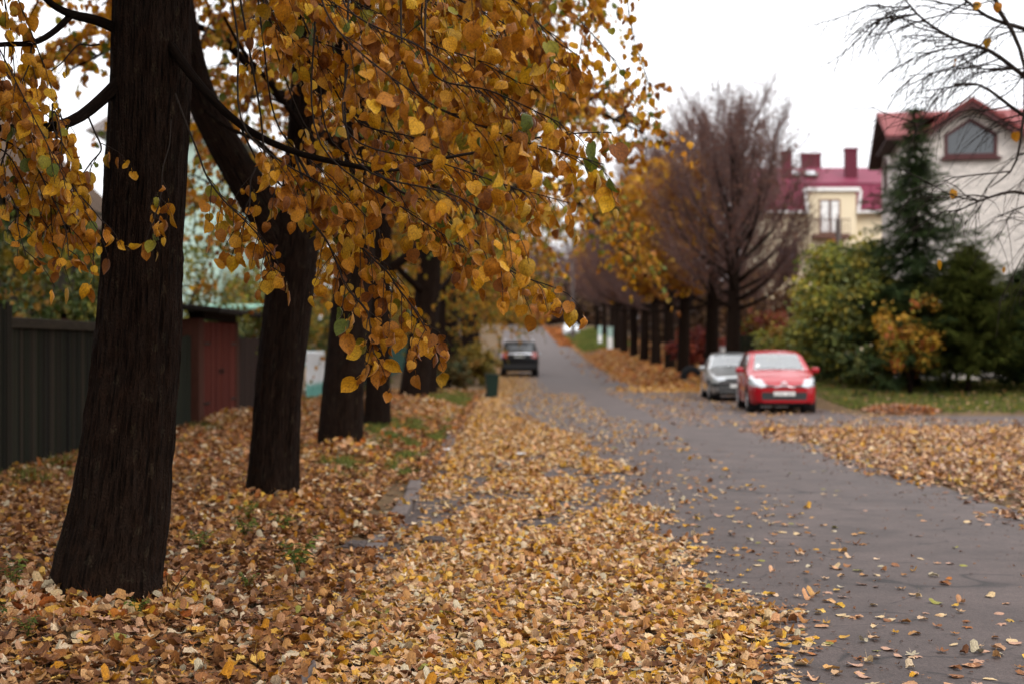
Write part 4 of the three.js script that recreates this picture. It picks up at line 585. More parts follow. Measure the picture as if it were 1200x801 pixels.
// ---------------------------------------------------------------- fences and shed along the garden side
const woodMap = dataTexture(256, (u, v) => { const k = 0.55 + loop(u, v, 3.5, 0.4) * 0.12 + loop(u, v, 12, 1) * 0.1; return [k, k * 0.97, k * 0.92]; }, true);
const wood = (c) => std({ map: woodMap, roughness: 0.92, color: lin(...c) });
function boards(parent, name, z0, z1, x, y0, y1, w, mats, r, { gap = 0.014, uneven = 0.02, thick = 0.025, top } = {}) {
  const n = Math.round((z0 - z1) / w), g = top ?? new THREE.BoxGeometry(thick, 1, w - gap);
  for (let i = 0; i < n; i++) { const m = part(name, g, pick(mats, r), parent), h = y1 - y0 + (r() - 0.5) * uneven * 2; m.scale.y = h; m.position.set(x + (r() - 0.5) * 0.012, y0 + h / 2, z0 - (i + 0.5) * w); m.rotation.x = (r() - 0.5) * 0.012; }
}
{
  const r = rngOf(91), dark = [[0.04, 0.036, 0.022], [0.026, 0.026, 0.015], [0.056, 0.047, 0.032], [0.024, 0.026, 0.014], [0.1, 0.082, 0.058], [0.032, 0.038, 0.018], [0.016, 0.014, 0.01], [0.07, 0.072, 0.045]].map(wood), green = [[0.04, 0.055, 0.032], [0.034, 0.046, 0.028], [0.048, 0.06, 0.036]].map(wood), brown = [[0.12, 0.07, 0.06], [0.095, 0.058, 0.05]].map(wood);
  let f = thing('board_fence', 'tall weathered fence of dark vertical boards without a cap rail', 'fence', [-5.95, 0.12, -9], 0, 'fences along the gardens'); boards(f, 'board', 0, -7.9, 0, -0.05, 1.98, 0.1, dark, r, { uneven: 0.06, gap: 0.018 }); for (const y of [0.4, 1.6]) part('rail', box(0.05, 0.09, 7.9, -0.04, y, -3.95), dark[1], f);
  f = thing('board_fence', 'weathered dark board fence topped by a horizontal cap rail', 'fence', [-6.12, 0.1, -17], 0, 'fences along the gardens'); boards(f, 'board', 0, -7.4, 0, -0.05, 1.8, 0.11, dark, r); part('cap_rail', rbox(0.1, 0.13, 7.4, 0.01, 0.03, 1.79, -3.7), dark[4], f); for (const y of [0.4, 1.4]) part('rail', box(0.05, 0.09, 7.4, -0.04, y, -3.7), dark[1], f);
  f = thing('board_fence', 'dark green board fence next to the red shed doors', 'fence', [-6.05, 0.08, -24.5], 0, 'fences along the gardens'); boards(f, 'board', 0, -2.2, 0, -0.05, 1.72, 0.16, green, r); part('rail', box(0.05, 0.1, 2.2, -0.04, 1.4, -1.1), green[0], f);
  const brick = std({ color: lin(0.28, 0.12, 0.085), roughness: 0.95, map: concreteMap }), red = [[0.34, 0.075, 0.055], [0.30, 0.065, 0.05], [0.38, 0.09, 0.065]].map(wood), iron = std({ color: lin(0.02, 0.018, 0.016), roughness: 0.6, metalness: 0.5 }), felt = std({ color: lin(0.06, 0.052, 0.045), roughness: 1, map: concreteMap });
  const shed = thing('garden_shed', 'old shed with faded red double doors and a sagging dark roof', 'shed', [-5.95, 0.06, -26.8]);
  part('pier', box(0.4, 2.15, 0.42, -0.15, 1.0, -0.21), brick, shed); part('pier', box(0.4, 2.15, 0.3, -0.15, 1.0, -3.75), brick, shed); part('wall', box(0.2, 2.15, 3.6, -3.4, 1.0, -2), brick, shed); part('wall', box(3.0, 2.15, 0.2, -1.85, 1.0, -0.1), brick, shed); part('wall', box(3.0, 2.15, 0.2, -1.85, 1.0, -3.8), brick, shed);
  for (const [z, s] of [[-0.44, 1], [-2.04, 1]]) { const d = new THREE.Group(); d.name = 'door'; d.position.set(0.03, 0, z); shed.add(d); boards(d, 'board', 0, -1.54, 0, 0.04, 2.02, 0.154, red, r, { uneven: 0.005 }); part('hinge', box(0.012, 0.05, 0.5, 0.02, 0.45, z < -1 ? -1.25 : -0.27), iron, d); part('hinge', box(0.012, 0.05, 0.5, 0.02, 1.6, z < -1 ? -1.25 : -0.27), iron, d); part('handle', new THREE.TorusGeometry(0.05, 0.01, 6, 12).rotateY(Math.PI / 2).translate(0.035, 1.05, z < -1 ? -0.12 : -1.42), iron, d); }
  part('lintel', box(0.3, 0.14, 3.2, -0.1, 2.14, -2.05), felt, shed);
  part('roof', rbox(4.2, 0.12, 4.5, 0.04, 0, 0, 0).rotateZ(-0.1).translate(-1.6, 2.42, -2), felt, shed);
  f = thing('board_fence', 'brown board fence panel just past the shed', 'fence', [-5.95, 0.05, -30.8], 0, 'fences along the gardens'); boards(f, 'board', 0, -8.8, 0, -0.05, 1.75, 0.16, brown, r); part('rail', box(0.05, 0.1, 8.8, -0.04, 1.3, -4.4), brown[0], f);
  // pickets: white heads, teal feet (two coats of paint with a ragged edge)
  const picket = (() => { const s = new THREE.Shape(); s.moveTo(-0.06, 0); s.lineTo(0.06, 0); s.lineTo(0.06, 0.94); s.quadraticCurveTo(0.055, 0.985, 0, 1); s.quadraticCurveTo(-0.055, 0.985, -0.06, 0.94); s.lineTo(-0.06, 0); return new THREE.ExtrudeGeometry(s, { depth: 0.022, bevelEnabled: false, curveSegments: 4 }).rotateY(Math.PI / 2).translate(-0.011, -0.5, 0); })();
  { const uv = picket.attributes.uv, p = picket.attributes.position; for (let i = 0; i < p.count; i++) uv.setXY(i, p.getZ(i) * 3 + 0.5, p.getY(i) + 0.5); }
  const paint = [0, 1, 2].map((k) => std({ roughness: 0.7, map: dataTexture(64, (u, v) => { const e = 0.36 + 0.07 * n2(u * 3 + k * 7, k) + 0.04 * n2(u * 11, k + 3), g = n2(u * 6, v * 14 + k) * 0.04; return v < e ? [0.42 + g, 0.66 + g, 0.62 + g] : [0.86 + g, 0.87 + g, 0.88 + g]; }, true) }));
  f = thing('picket_fence', 'round-topped picket fence painted white above and teal below', 'fence', [-5.75, roadY(-39.8) + 0.02, -39.8], 0, 'fences along the gardens'); boards(f, 'picket', 0, -9, 0, 0.0, 1.45, 0.14, paint, r, { top: picket }); for (const y of [0.4, 1.1]) part('rail', box(0.04, 0.08, 9, -0.035, y, -4.5), paint[0], f);
  const teal = [[0.12, 0.34, 0.30], [0.14, 0.38, 0.33], [0.1, 0.3, 0.27]].map(wood);
  f = thing('board_fence', 'tall teal board fence beyond the lindens', 'fence', [-5.95, 0.1, -56], 0, 'fences along the gardens'); boards(f, 'board', 0, -30, 0, -0.05, 2.0, 0.2, teal, r); for (const y of [0.5, 1.6]) part('rail', box(0.05, 0.1, 30, -0.04, y, -15), teal[0], f);
  f = thing('board_fence', 'dark green fence beyond the silver car', 'fence', [11.4, groundY(10, -58.5), -58.5], Math.PI / 2, 'fences along the gardens'); boards(f, 'board', 0, -2.6, 0, -0.05, 1.55, 0.2, green, r); part('rail', box(0.05, 0.1, 2.6, -0.04, 1.2, -1.3), green[0], f);
}

// ---------------------------------------------------------------- houses
const glassPane = phys({ color: lin(0.03, 0.035, 0.04), roughness: 0.04, metalness: 0, clearcoat: 1, clearcoatRoughness: 0.02, ior: 1.6 });
const whitePaint = std({ color: lin(0.72, 0.71, 0.69), roughness: 0.6 });
function windowIn(parent, x0, x1, y0, y1, z, frame, { bars = 1, sill = true } = {}) {   // frame, glazing bars and pane set in the wall face at z
  const w = new THREE.Group(); w.name = 'window'; parent.add(w); const t = 0.07;
  part('pane', span(x0 + t, x1 - t, y0 + t, y1 - t, z - 0.02, z + 0.01), glassPane, w);
  const fr = [span(x0, x1, y0, y0 + t, z - 0.03, z + 0.05), span(x0, x1, y1 - t, y1, z - 0.03, z + 0.05), span(x0, x0 + t, y0 + t, y1 - t, z - 0.03, z + 0.05), span(x1 - t, x1, y0 + t, y1 - t, z - 0.03, z + 0.05)];
  for (let k = 1; k <= bars; k++) { const x = lerp(x0, x1, k / (bars + 1)); fr.push(span(x - 0.03, x + 0.03, y0 + t, y1 - t, z - 0.025, z + 0.045)); }
  part('frame', mergeGeometries(fr), frame, w); if (sill) part('sill', span(x0 - 0.06, x1 + 0.06, y0 - 0.06, y0 - 0.005, z - 0.02, z + 0.12), frame, w);
  return w;
}
const brickMap = (a, b) => dataTexture(512, (u, v) => { const row = Math.floor(v * 26), f = v * 26 - row, c = u * 8 + (row % 2) * 0.5, col = Math.floor(c), g = c - col, joint = f < 0.12 || g < 0.04, k = 1 + 0.09 * n2(col * 3.1, row * 1.7) + 0.05 * loop(u, v, 12); return joint ? a.map((x) => x * 0.86) : b.map((x) => x * k); }, true, 1 / 2);
const metresUV = (g) => { const p = g.attributes.position, n = g.attributes.normal, uv = g.attributes.uv; for (let i = 0; i < p.count; i++) { const side = Math.abs(n.getX(i)) > 0.6; uv.setXY(i, side ? p.getZ(i) : p.getX(i), Math.abs(n.getY(i)) > 0.6 ? p.getZ(i) : p.getY(i)); } return g; };
{ // the pale brick house
  const h = thing('brick_house', 'pale brick house with red metal roof and pointed dormer window', 'house', [12.28, 0.05, -45], -0.175);
  const wall = std({ map: brickMap([0.72, 0.70, 0.68], [0.78, 0.745, 0.715]), roughness: 0.9 }), roofRed = std({ color: lin(0.17, 0.042, 0.04), roughness: 0.75 }), trim = std({ color: lin(0.075, 0.028, 0.028), roughness: 0.6 }), soffit = std({ color: lin(0.06, 0.038, 0.038), roughness: 0.8 });
  const Wd = 13, D = 7, E = 8.15, ridge = 9.42;
  const s = new THREE.Shape(); s.moveTo(0, -0.3); s.lineTo(Wd, -0.3); s.lineTo(Wd, E); s.lineTo(3.5, E); s.lineTo(2.15, 9.05); s.lineTo(0.8, E); s.lineTo(0, E); s.closePath();
  const hole = new THREE.Path(); hole.moveTo(1.36, 7.5); hole.lineTo(2.96, 7.5); hole.lineTo(2.96, 8.22); hole.lineTo(2.15, 8.72); hole.lineTo(1.36, 8.22); hole.closePath(); s.holes.push(hole);
  part('wall', metresUV(new THREE.ExtrudeGeometry(s, { depth: 0.3, bevelEnabled: false }).translate(0, 0, -0.3)), wall, h);
  const gable = new THREE.Shape(); gable.moveTo(0.3, -0.3); gable.lineTo(D, -0.3); gable.lineTo(D, E); gable.lineTo(D / 2, ridge - 0.08); gable.lineTo(0.3, E + 0.1); gable.closePath();
  for (const x of [0, Wd - 0.3]) part('wall', metresUV(new THREE.ExtrudeGeometry(gable, { depth: 0.3, bevelEnabled: false }).rotateY(Math.PI / 2).translate(x, 0, 0)), wall, h);
  part('wall', metresUV(span(0.3, Wd - 0.3, -0.3, E, -D, -D + 0.3)), wall, h);
  const slope = (z0, y0, z1, y1, x0, x1) => { const s = new THREE.Shape(); s.moveTo(z0, y0); s.lineTo(z1, y1); s.lineTo(z1, y1 + 0.1); s.lineTo(z0, y0 + 0.1); s.closePath(); return new THREE.ExtrudeGeometry(s, { depth: x1 - x0, bevelEnabled: false }).rotateY(-Math.PI / 2).translate(x1, 0, 0); };
  const rf = part('roof', mergeGeometries([slope(0.4, E - 0.06, -D / 2, ridge, -0.45, 0.7), slope(0.4, E - 0.06, -D / 2, ridge, 3.6, Wd + 0.45), slope(-2.9, 9.22, -D / 2, ridge, 0.7, 3.6), slope(-D / 2 - 0.002, ridge, -D - 0.4, E - 0.06, -0.45, Wd + 0.45)]), roofRed, h);
  part('soffit', mergeGeometries([span(-0.45, -0.02, E - 0.12, E - 0.075, -D / 2, 0.38), box(0.42, 0.05, 3.95, -0.235, 0, 0).rotateX(-0.335).translate(0, (ridge + E) / 2 - 0.1, -D * 0.75 - 0.2)]), soffit, h);
  for (let k = 0; k < 20; k++) if (k < 2 || k > 5) part('seam', box(0.025, 0.03, 4.05).rotateX(0.335).translate(-0.4 + k * 0.72, (ridge + E) / 2 + 0.09, -D / 4 + 0.2), roofRed, rf);
  part('gutter', span(-0.45, 0.68, E - 0.12, E, 0.4, 0.5), trim, h); part('gutter', span(3.62, Wd + 0.45, E - 0.12, E, 0.4, 0.5), trim, h);
  const dorm = new THREE.Group(); dorm.name = 'dormer'; h.add(dorm);
  for (const sd of [-1, 1]) { const c = new THREE.Shape(); c.moveTo(0, 9.2); c.lineTo(sd * 1.52, 8.19); c.lineTo(sd * 1.52, 8.31); c.lineTo(0, 9.33); c.closePath(); part('roof', new THREE.ExtrudeGeometry(c, { depth: 3.6, bevelEnabled: false }).translate(2.15, 0, -3.15), roofRed, dorm); part('bargeboard', new THREE.ExtrudeGeometry((() => { const b = new THREE.Shape(); b.moveTo(0, 9.02); b.lineTo(sd * 1.5, 8.0); b.lineTo(sd * 1.5, 8.17); b.lineTo(0, 9.19); b.closePath(); return b; })(), { depth: 0.06, bevelEnabled: false }).translate(2.15, 0, 0.34), trim, dorm); }
  const win = new THREE.Group(); win.name = 'window'; h.add(win);
  const outer = new THREE.Shape(); outer.moveTo(1.36, 7.5); outer.lineTo(2.96, 7.5); outer.lineTo(2.96, 8.22); outer.lineTo(2.15, 8.72); outer.lineTo(1.36, 8.22); outer.closePath();
  const inner = new THREE.Path(); inner.moveTo(1.46, 7.6); inner.lineTo(2.86, 7.6); inner.lineTo(2.86, 8.17); inner.lineTo(2.15, 8.6); inner.lineTo(1.46, 8.17); inner.closePath(); outer.holes.push(inner);
  part('frame', new THREE.ExtrudeGeometry(outer, { depth: 0.14, bevelEnabled: false }).translate(0, 0, -0.1), trim, win);
  const pn = new THREE.Shape(); pn.moveTo(1.46, 7.6); pn.lineTo(2.86, 7.6); pn.lineTo(2.86, 8.17); pn.lineTo(2.15, 8.6); pn.lineTo(1.46, 8.17); pn.closePath(); part('pane', new THREE.ExtrudeGeometry(pn, { depth: 0.02, bevelEnabled: false }).translate(0, 0, -0.06), glassPane, win);
  part('sill', span(1.25, 3.07, 7.4, 7.49, 0.003, 0.16), trim, win);
  for (const [x0, x1, y0, y1] of [[5.4, 7, 4.2, 5.6], [5.4, 7, 1.0, 2.5], [6.6, 8.2, 7.0, 7.9]]) windowIn(h, x0, x1, y0, y1, 0.02, trim);
  const sw = new THREE.Group(); sw.rotation.y = -Math.PI / 2; sw.name = 'window'; h.add(sw); part('pane', span(-5.3, -4.8, 7.0, 8.1, -0.01, 0.01), glassPane, sw); part('frame', mergeGeometries([span(-5.38, -5.3, 6.95, 8.15, -0.01, 0.05), span(-4.8, -4.72, 6.95, 8.15, -0.01, 0.05)]), trim, sw);
}
{ // cream house with the burgundy roof
  const h = thing('cream_house', 'cream house with burgundy metal mansard roof, chimneys and a balcony', 'house', [14.2, 0.4, -80], 0);
  const wall = std({ color: lin(0.68, 0.58, 0.41), roughness: 0.9 }), wine = std({ color: lin(0.15, 0.022, 0.045), roughness: 0.65 }), wine2 = std({ color: lin(0.10, 0.018, 0.03), roughness: 0.75 }), trim = std({ color: lin(0.12, 0.06, 0.045), roughness: 0.7 });
  part('wall', span(0, 8.4, -0.5, 8.8, -8, 0), wall, h);
  const rf = new THREE.Group(); rf.name = 'roof'; h.add(rf);
  const trap = (z0, y0, z1, y1) => { const s = new THREE.Shape(); s.moveTo(z0, y0); s.lineTo(z1, y1); s.lineTo(z1 - 0.001, y1 - 0.12); s.lineTo(z0 - 0.1, y0 - 0.02); s.closePath(); return new THREE.ExtrudeGeometry(s, { depth: 9.4, bevelEnabled: false }).rotateY(-Math.PI / 2).translate(8.9, 0, 0); };
  part('lower_slope', trap(0.5, 8.8, -0.5, 10.4), wine, rf); part('upper_slope', trap(-0.45, 10.44, -4, 11.75), wine, rf); part('back_slope', span(-0.5, 8.9, 8.81, 10.3, -8.4, -7.6), wine, rf); part('upper_slope', trap(-7.9, 10.3, -4.0, 11.74).clone(), wine, rf);
  for (let k = 0; k < 16; k++) part('seam', box(0.03, 0.04, 1.9).rotateX(1.01).translate(-0.3 + k * 0.58, 9.62, 0.03), wine, rf);
  part('gutter', span(-0.5, 2.3, 8.66, 8.79, 0.42, 0.56), whitePaint, h); part('gutter', span(5.2, 8.9, 8.66, 8.79, 0.42, 0.56), whitePaint, h);
  const bay = new THREE.Group(); bay.name = 'dormer'; h.add(bay); part('wall', span(2.4, 5.0, 6.2, 9.85, 0.003, 0.7), wall, bay); part('trim', span(2.2, 5.2, 9.85, 10.05, -0.4, 0.9), whitePaint, bay);
  for (const [x, s] of [[2.28, 1], [5.12, -1]]) part('trim', box(0.14, 1.3, 0.14).rotateZ(s * 0.12).translate(x - s * 0.06, 9.25, 0.76), whitePaint, bay);
  windowIn(h, 2.95, 4.1, 7.5, 9.4, 0.72, std({ color: lin(0.2, 0.1, 0.07), roughness: 0.6 }), { sill: false }); part('curtain', span(3.03, 3.45, 7.58, 9.3, 0.735, 0.74), whitePaint, bay); part('curtain', span(3.62, 4.02, 7.58, 9.3, 0.735, 0.74), whitePaint, bay);
  const bal = new THREE.Group(); bal.name = 'balcony'; h.add(bal); part('slab', span(2.5, 4.5, 7.2, 7.42, 0.703, 1.5), trim, bal); for (let k = 0; k <= 10; k++) part('baluster', span(2.55 + k * 0.19, 2.58 + k * 0.19, 7.42, 8.2, 1.44, 1.47), trim, bal); part('handrail', span(2.5, 4.5, 8.2, 8.25, 1.42, 1.49), trim, bal);
  windowIn(h, 2.95, 3.85, 5.0, 6.5, 0.02, trim); windowIn(h, 6.0, 7.2, 5.2, 6.8, 0.02, trim); windowIn(h, 0.8, 1.9, 5.2, 6.8, 0.02, trim); windowIn(h, 2.95, 3.85, 1.8, 3.4, 0.02, trim);
  for (const [x0, x1, z, y1] of [[1.3, 1.85, -1.4, 12.3], [3.1, 4.2, -4.6, 12.6], [5.0, 5.65, -1.6, 12.5]]) { const c = new THREE.Group(); c.name = 'chimney'; h.add(c); part('stack', span(x0, x1, 10.2, y1, z - 0.6, z), wine2, c); part('cap', span(x0 - 0.06, x1 + 0.06, y1, y1 + 0.1, z - 0.66, z + 0.06), wine, c); }
  for (const x of [2.0, 3.0]) { const k = new THREE.Group(); k.name = 'skylight'; h.add(k); k.position.set(x, 11.15, -1.9); k.rotation.x = 0.354; part('frame', box(0.75, 0.1, 1.0), trim, k); part('pane', box(0.65, 0.03, 0.9, 0, 0.05, 0), glassPane, k); }
}
{ // mint green house behind the shed, glimpsed through the leaves
  const h = thing('mint_house', 'mint green two-storey house behind the fences', 'house', [-16.5, 0, -44]), mint = std({ color: lin(0.40, 0.52, 0.46), roughness: 0.85 }), tin = std({ color: lin(0.26, 0.23, 0.22), roughness: 0.7 }), pink = std({ color: lin(0.5, 0.3, 0.29), roughness: 0.8 });
  part('wall', span(3.9, 7.4, -0.3, 8.2, -10, 0), mint, h);
  const s = new THREE.Shape(); s.moveTo(3.4, 8.2); s.lineTo(7.9, 8.2); s.lineTo(5.65, 9.6); s.closePath(); part('roof', new THREE.ExtrudeGeometry(s, { depth: 11, bevelEnabled: false }).translate(0, 0, -10.5), tin, h);
  for (const [x0, y0] of [[4.6, 4.8], [4.6, 1.4]]) windowIn(h, x0, x0 + 1.2, y0, y0 + 1.6, 0.02, whitePaint);
  for (const x0 of [1.5, 5]) { const w = windowIn(h, x0, x0 + 1.2, 4.8, 6.4, 0.02, whitePaint); w.position.set(7.4, 0, 0); w.rotation.y = Math.PI / 2; }
  const p = new THREE.Group(); p.name = 'porch'; h.add(p); part('roof', rbox(2.2, 0.14, 3, 0.03, 8.5, 2.75, 1.2), std({ color: lin(0.35, 0.62, 0.5), roughness: 0.6 }), p); part('beam', span(9.4, 9.55, 2.1, 2.4, -0.2, 2.6), std({ color: lin(0.35, 0.62, 0.5), roughness: 0.6 }), p); for (const z of [-0.1, 2.5]) part('post', span(9.4, 9.54, -0.2, 2.1, z - 0.07, z + 0.07), pink, p);
}
{ // cottage with the corrugated roof
  const h = thing('cottage', 'garden cottage with a tan corrugated roof behind the thick linden', 'house', [-16.2, 0, -24]), wallM = std({ color: lin(0.16, 0.15, 0.11), roughness: 0.9, map: concreteMap }), rust = std({ color: lin(0.34, 0.25, 0.18), roughness: 0.95, map: concreteMap });
  part('wall', span(0, 7.6, -0.3, 4.4, -8, 0), wallM, h); const g = new THREE.PlaneGeometry(9, 4.6, 120, 1), p = g.attributes.position; for (let i = 0; i < p.count; i++) p.setZ(i, Math.sin(p.getX(i) * 28) * 0.035); g.computeVertexNormals(); const roofM = rust.clone(); roofM.side = THREE.DoubleSide;
  const a = part('roof_slope', g, roofM, h); a.position.set(6.3, 5.5, -4); a.rotation.set(-Math.PI / 2, 0, 0); a.rotation.order = 'YXZ'; a.rotation.set(-Math.PI / 2 + 0.75, Math.PI / 2, 0); const b = part('roof_slope', g, roofM, h); b.rotation.order = 'YXZ'; b.rotation.set(-Math.PI / 2 + 0.75, -Math.PI / 2, 0); b.position.set(2.95, 5.5, -4);
  windowIn(h, 1.2, 2.4, 1.4, 2.8, 0.02, whitePaint); windowIn(h, 4.6, 5.8, 1.4, 2.8, 0.02, whitePaint);
}

// ---------------------------------------------------------------- cars
const rubber = std({ color: lin(0.012, 0.012, 0.013), roughness: 0.9 }), alloy = std({ color: lin(0.55, 0.55, 0.57), roughness: 0.35, metalness: 0.9 }), blackTrim = std({ color: lin(0.015, 0.015, 0.016), roughness: 0.55 }), chrome = std({ color: lin(0.75, 0.75, 0.77), roughness: 0.15, metalness: 1 });
const carGlass = phys({ color: lin(0.75, 0.8, 0.8), roughness: 0.02, transmission: 0.9, thickness: 0, ior: 2.0 });
const tintedGlass = phys({ color: lin(0.02, 0.022, 0.025), roughness: 0.05, clearcoat: 1, clearcoatRoughness: 0.03 });
const lens = phys({ color: lin(0.32, 0.33, 0.34), roughness: 0.12, metalness: 0.3, clearcoat: 1, clearcoatRoughness: 0.03 }), redLens = phys({ color: lin(0.28, 0.015, 0.012), roughness: 0.15, clearcoat: 1 }), seatMat = std({ color: lin(0.04, 0.038, 0.04), roughness: 0.95 });
const lerpTable = (T, s) => { if (s <= T[0][0]) return T[0][1]; for (let i = 1; i < T.length; i++) if (s <= T[i][0]) { const [a, x] = T[i - 1], [b, y] = T[i], f = (s - a) / (b - a); return x + (y - x) * (f * f * (3 - 2 * f) * 0.5 + f * 0.5); } return T.at(-1)[1]; };
// one skin lofted through stations along the car (s = 0 at the nose), cut into its panels; nose towards +z
function makeCar(spec, paint, name, label, position, turn, group) {
  const { L, top, belt, wide, sill, wheels, R, panel } = spec, car = thing(name, label, 'car', position, turn, group);
  const stations = []; for (let i = 0; i <= 150; i++) { const t = i / 150; stations.push(L * (0.5 - 0.5 * Math.cos(Math.PI * t)) * 0.55 + L * t * 0.45); }
  const rings = stations.map((s, i) => {
    const w = lerpTable(wide, s), T = lerpTable(top, s), B = Math.min(lerpTable(belt, s), T - 0.015), b = lerpTable(sill, s), cab = Math.max(0, T - B - 0.06), he = B + cab, we = w * 0.955 - cab * spec.tumble, pts = [];
    const side = [[0.9, b], [0.965, b + 0.04], [0.985, b + 0.12], [1, lerp(b, B, 0.45)], [0.998, lerp(b, B, 0.62)], [0.985, lerp(b, B, 0.82)], [0.955, B]];
    for (let k = 0; k < side.length - 1; k++) for (let m = 0; m < 3; m++) pts.push([lerp(side[k][0], side[k + 1][0], m / 3) * w, lerp(side[k][1], side[k + 1][1], m / 3)]);
    for (let m = 0; m < 10; m++) { const f = m / 10; pts.push([lerp(w * 0.955, we, f) + Math.sin(f * Math.PI) * 0.02 * Math.min(1, cab * 4), lerp(B, he, f)]); }
    for (let m = 0; m <= 20; m++) { const f = m / 20; pts.push([we * (1 - f), he + (T - he) * Math.sqrt(Math.max(0, 1 - Math.pow(1 - f, 2.4)))]); }
    return (i === 0 || i === 150) ? pts.map(([x, y]) => [0, y]) : pts;
  });
  rings.unshift(rings[1].map(([x, y]) => [0, y])); stations.unshift(0); rings[1] = rings[2]; stations[1] = 0.0005;
  rings[rings.length - 1] = rings[rings.length - 2]; stations[stations.length - 1] = L - 0.0005; rings.push(rings.at(-1).map(([x, y]) => [0, y])); stations.push(L);
  const M = rings[0].length, whole = [], sides = {}, P = (i, j, sd) => [rings[i][j][0] * sd, rings[i][j][1], L / 2 - stations[i]];
  for (const sd of [1, -1]) for (let i = 0; i < rings.length - 1; i++) for (let j = 0; j < M - 1; j++) {
    const s = (stations[i] + stations[i + 1]) / 2, x = (rings[i][j][0] + rings[i + 1][j + 1][0]) / 2, y = (rings[i][j][1] + rings[i + 1][j + 1][1]) / 2;
    if (j < 18 && wheels.some((w) => Math.hypot(s - w, y - R) < R + 0.055) && x > 0.45) continue;
    const key = panel(s, x, y, j, M) + (sd > 0 ? '+' : '-'); (sides[key] ??= []).push([i, j, sd]);
  }
  // one shared set of smooth normals for the whole skin
  const acc = new Map(), nk = (i, j, sd) => (sd > 0 ? 0 : 1e6) + i * 1000 + j, va = V(), vb = V(), vc = V(), vn = V();
  const tri = (a, b, c) => { va.set(...P(...a)); vb.set(...P(...b)); vc.set(...P(...c)); vn.crossVectors(vb.sub(va), vc.sub(va)); for (const q of [a, b, c]) { const k = nk(...q); if (!acc.has(k)) acc.set(k, V()); acc.get(k).add(vn); } };
  const quads = (i, j, sd) => sd > 0 ? [[[i, j, sd], [i + 1, j, sd], [i, j + 1, sd]], [[i + 1, j, sd], [i + 1, j + 1, sd], [i, j + 1, sd]]] : [[[i, j, sd], [i, j + 1, sd], [i + 1, j, sd]], [[i + 1, j, sd], [i, j + 1, sd], [i + 1, j + 1, sd]]];
  for (const list of Object.values(sides)) for (const q of list) for (const t of quads(...q)) tri(...t);
  const merged = {}; for (const [key, list] of Object.entries(sides)) { const n = key.slice(0, -1), one = spec.whole.includes(n) ? n : key; (merged[one] ??= []).push(...list); }
  for (const [key, list] of Object.entries(merged)) {
    const p = [], n = []; for (const q of list) for (const t of quads(...q)) for (const c of t) { p.push(...P(...c)); const m = acc.get(nk(...c)); const l = m.length() || 1; n.push(m.x / l, c[1] === M - 1 ? m.y / l : m.y / l, m.z / l); }
    const g = new THREE.BufferGeometry(); g.setAttribute('position', new THREE.Float32BufferAttribute(p, 3)); g.setAttribute('normal', new THREE.Float32BufferAttribute(n, 3)); g.setAttribute('uv', new THREE.Float32BufferAttribute(new Float32Array(p.length / 3 * 2), 2));
    const nm = key.replace(/[+-]$/, ''), mat = { windscreen: carGlass, rear_window: spec.privacy ?? carGlass, side_window: carGlass, headlight: lens, tail_light: redLens, grille: blackTrim, air_intake: blackTrim, pillar: blackTrim, lower_trim: blackTrim, bright_strip: chrome, bumper: spec.bumperMat ?? paint }[nm] ?? paint; if (mat.side !== THREE.DoubleSide) mat.side = THREE.DoubleSide;
    part(nm, g, mat, car);
  }
  const H = Math.max(...top.map((t) => t[1])), W = Math.max(...wide.map((t) => t[1]));
  part('underbody', rbox(W * 1.5, 0.34, L * 0.86, 0.05, 0, lerpTable(sill, L / 2) + 0.14, 0), blackTrim, car);
  part('dashboard', rbox(W * 1.5, 0.2, 0.4, 0.05, 0, lerpTable(belt, spec.cowl) - 0.1, L / 2 - spec.cowl - 0.35), seatMat, car);
  for (const sx of [-1, 1]) for (const sz of spec.seats) { const st = part('seat', rbox(0.5, 0.75, 0.18, 0.06, sx * 0.36, 0.85, L / 2 - sz), seatMat, car); part('headrest', rbox(0.26, 0.18, 0.1, 0.04, sx * 0.36, 1.3 * H / 1.5, L / 2 - sz - 0.03), seatMat, st); }
  const tyre = new THREE.LatheGeometry([[R * 0.62, -0.1], [R * 0.94, -0.1], [R, -0.06], [R, 0.06], [R * 0.94, 0.1], [R * 0.62, 0.1]].map(([a, b]) => new THREE.Vector2(a, b)), 28).rotateZ(Math.PI / 2), disc = [new THREE.CylinderGeometry(R * 0.2, R * 0.2, 0.05, 12).rotateZ(Math.PI / 2)];
  disc.push(new THREE.TorusGeometry(R * 0.6, 0.022, 6, 28).rotateY(Math.PI / 2)); for (let k = 0; k < 7; k++) disc.push(box(0.03, R * 0.5, 0.055, 0, R * 0.36, 0).rotateX(k / 7 * TAU));
  const rim = mergeGeometries(disc.map((g) => g.toNonIndexed())), dish = new THREE.CylinderGeometry(R * 0.62, R * 0.62, 0.03, 24).rotateZ(Math.PI / 2);
  for (const sx of [-1, 1]) for (const w of wheels) { const wh = new THREE.Group(); wh.name = 'wheel'; wh.position.set(sx * (lerpTable(wide, w) - 0.115), R, L / 2 - w); car.add(wh); part('tyre', tyre, rubber, wh); const rr = part('rim', rim, spec.rimMat ?? alloy, wh); rr.position.x = sx * 0.085; const ds = part('brake_disc', dish, blackTrim, wh); ds.position.x = sx * 0.03; const wl = part('wheel_arch', new THREE.CylinderGeometry(R + 0.06, R + 0.06, 0.3, 24, 1, true).rotateZ(Math.PI / 2), spec.archMat ?? blackTrim, wh); wl.position.x = -sx * 0.06; wl.material.side = THREE.DoubleSide; }
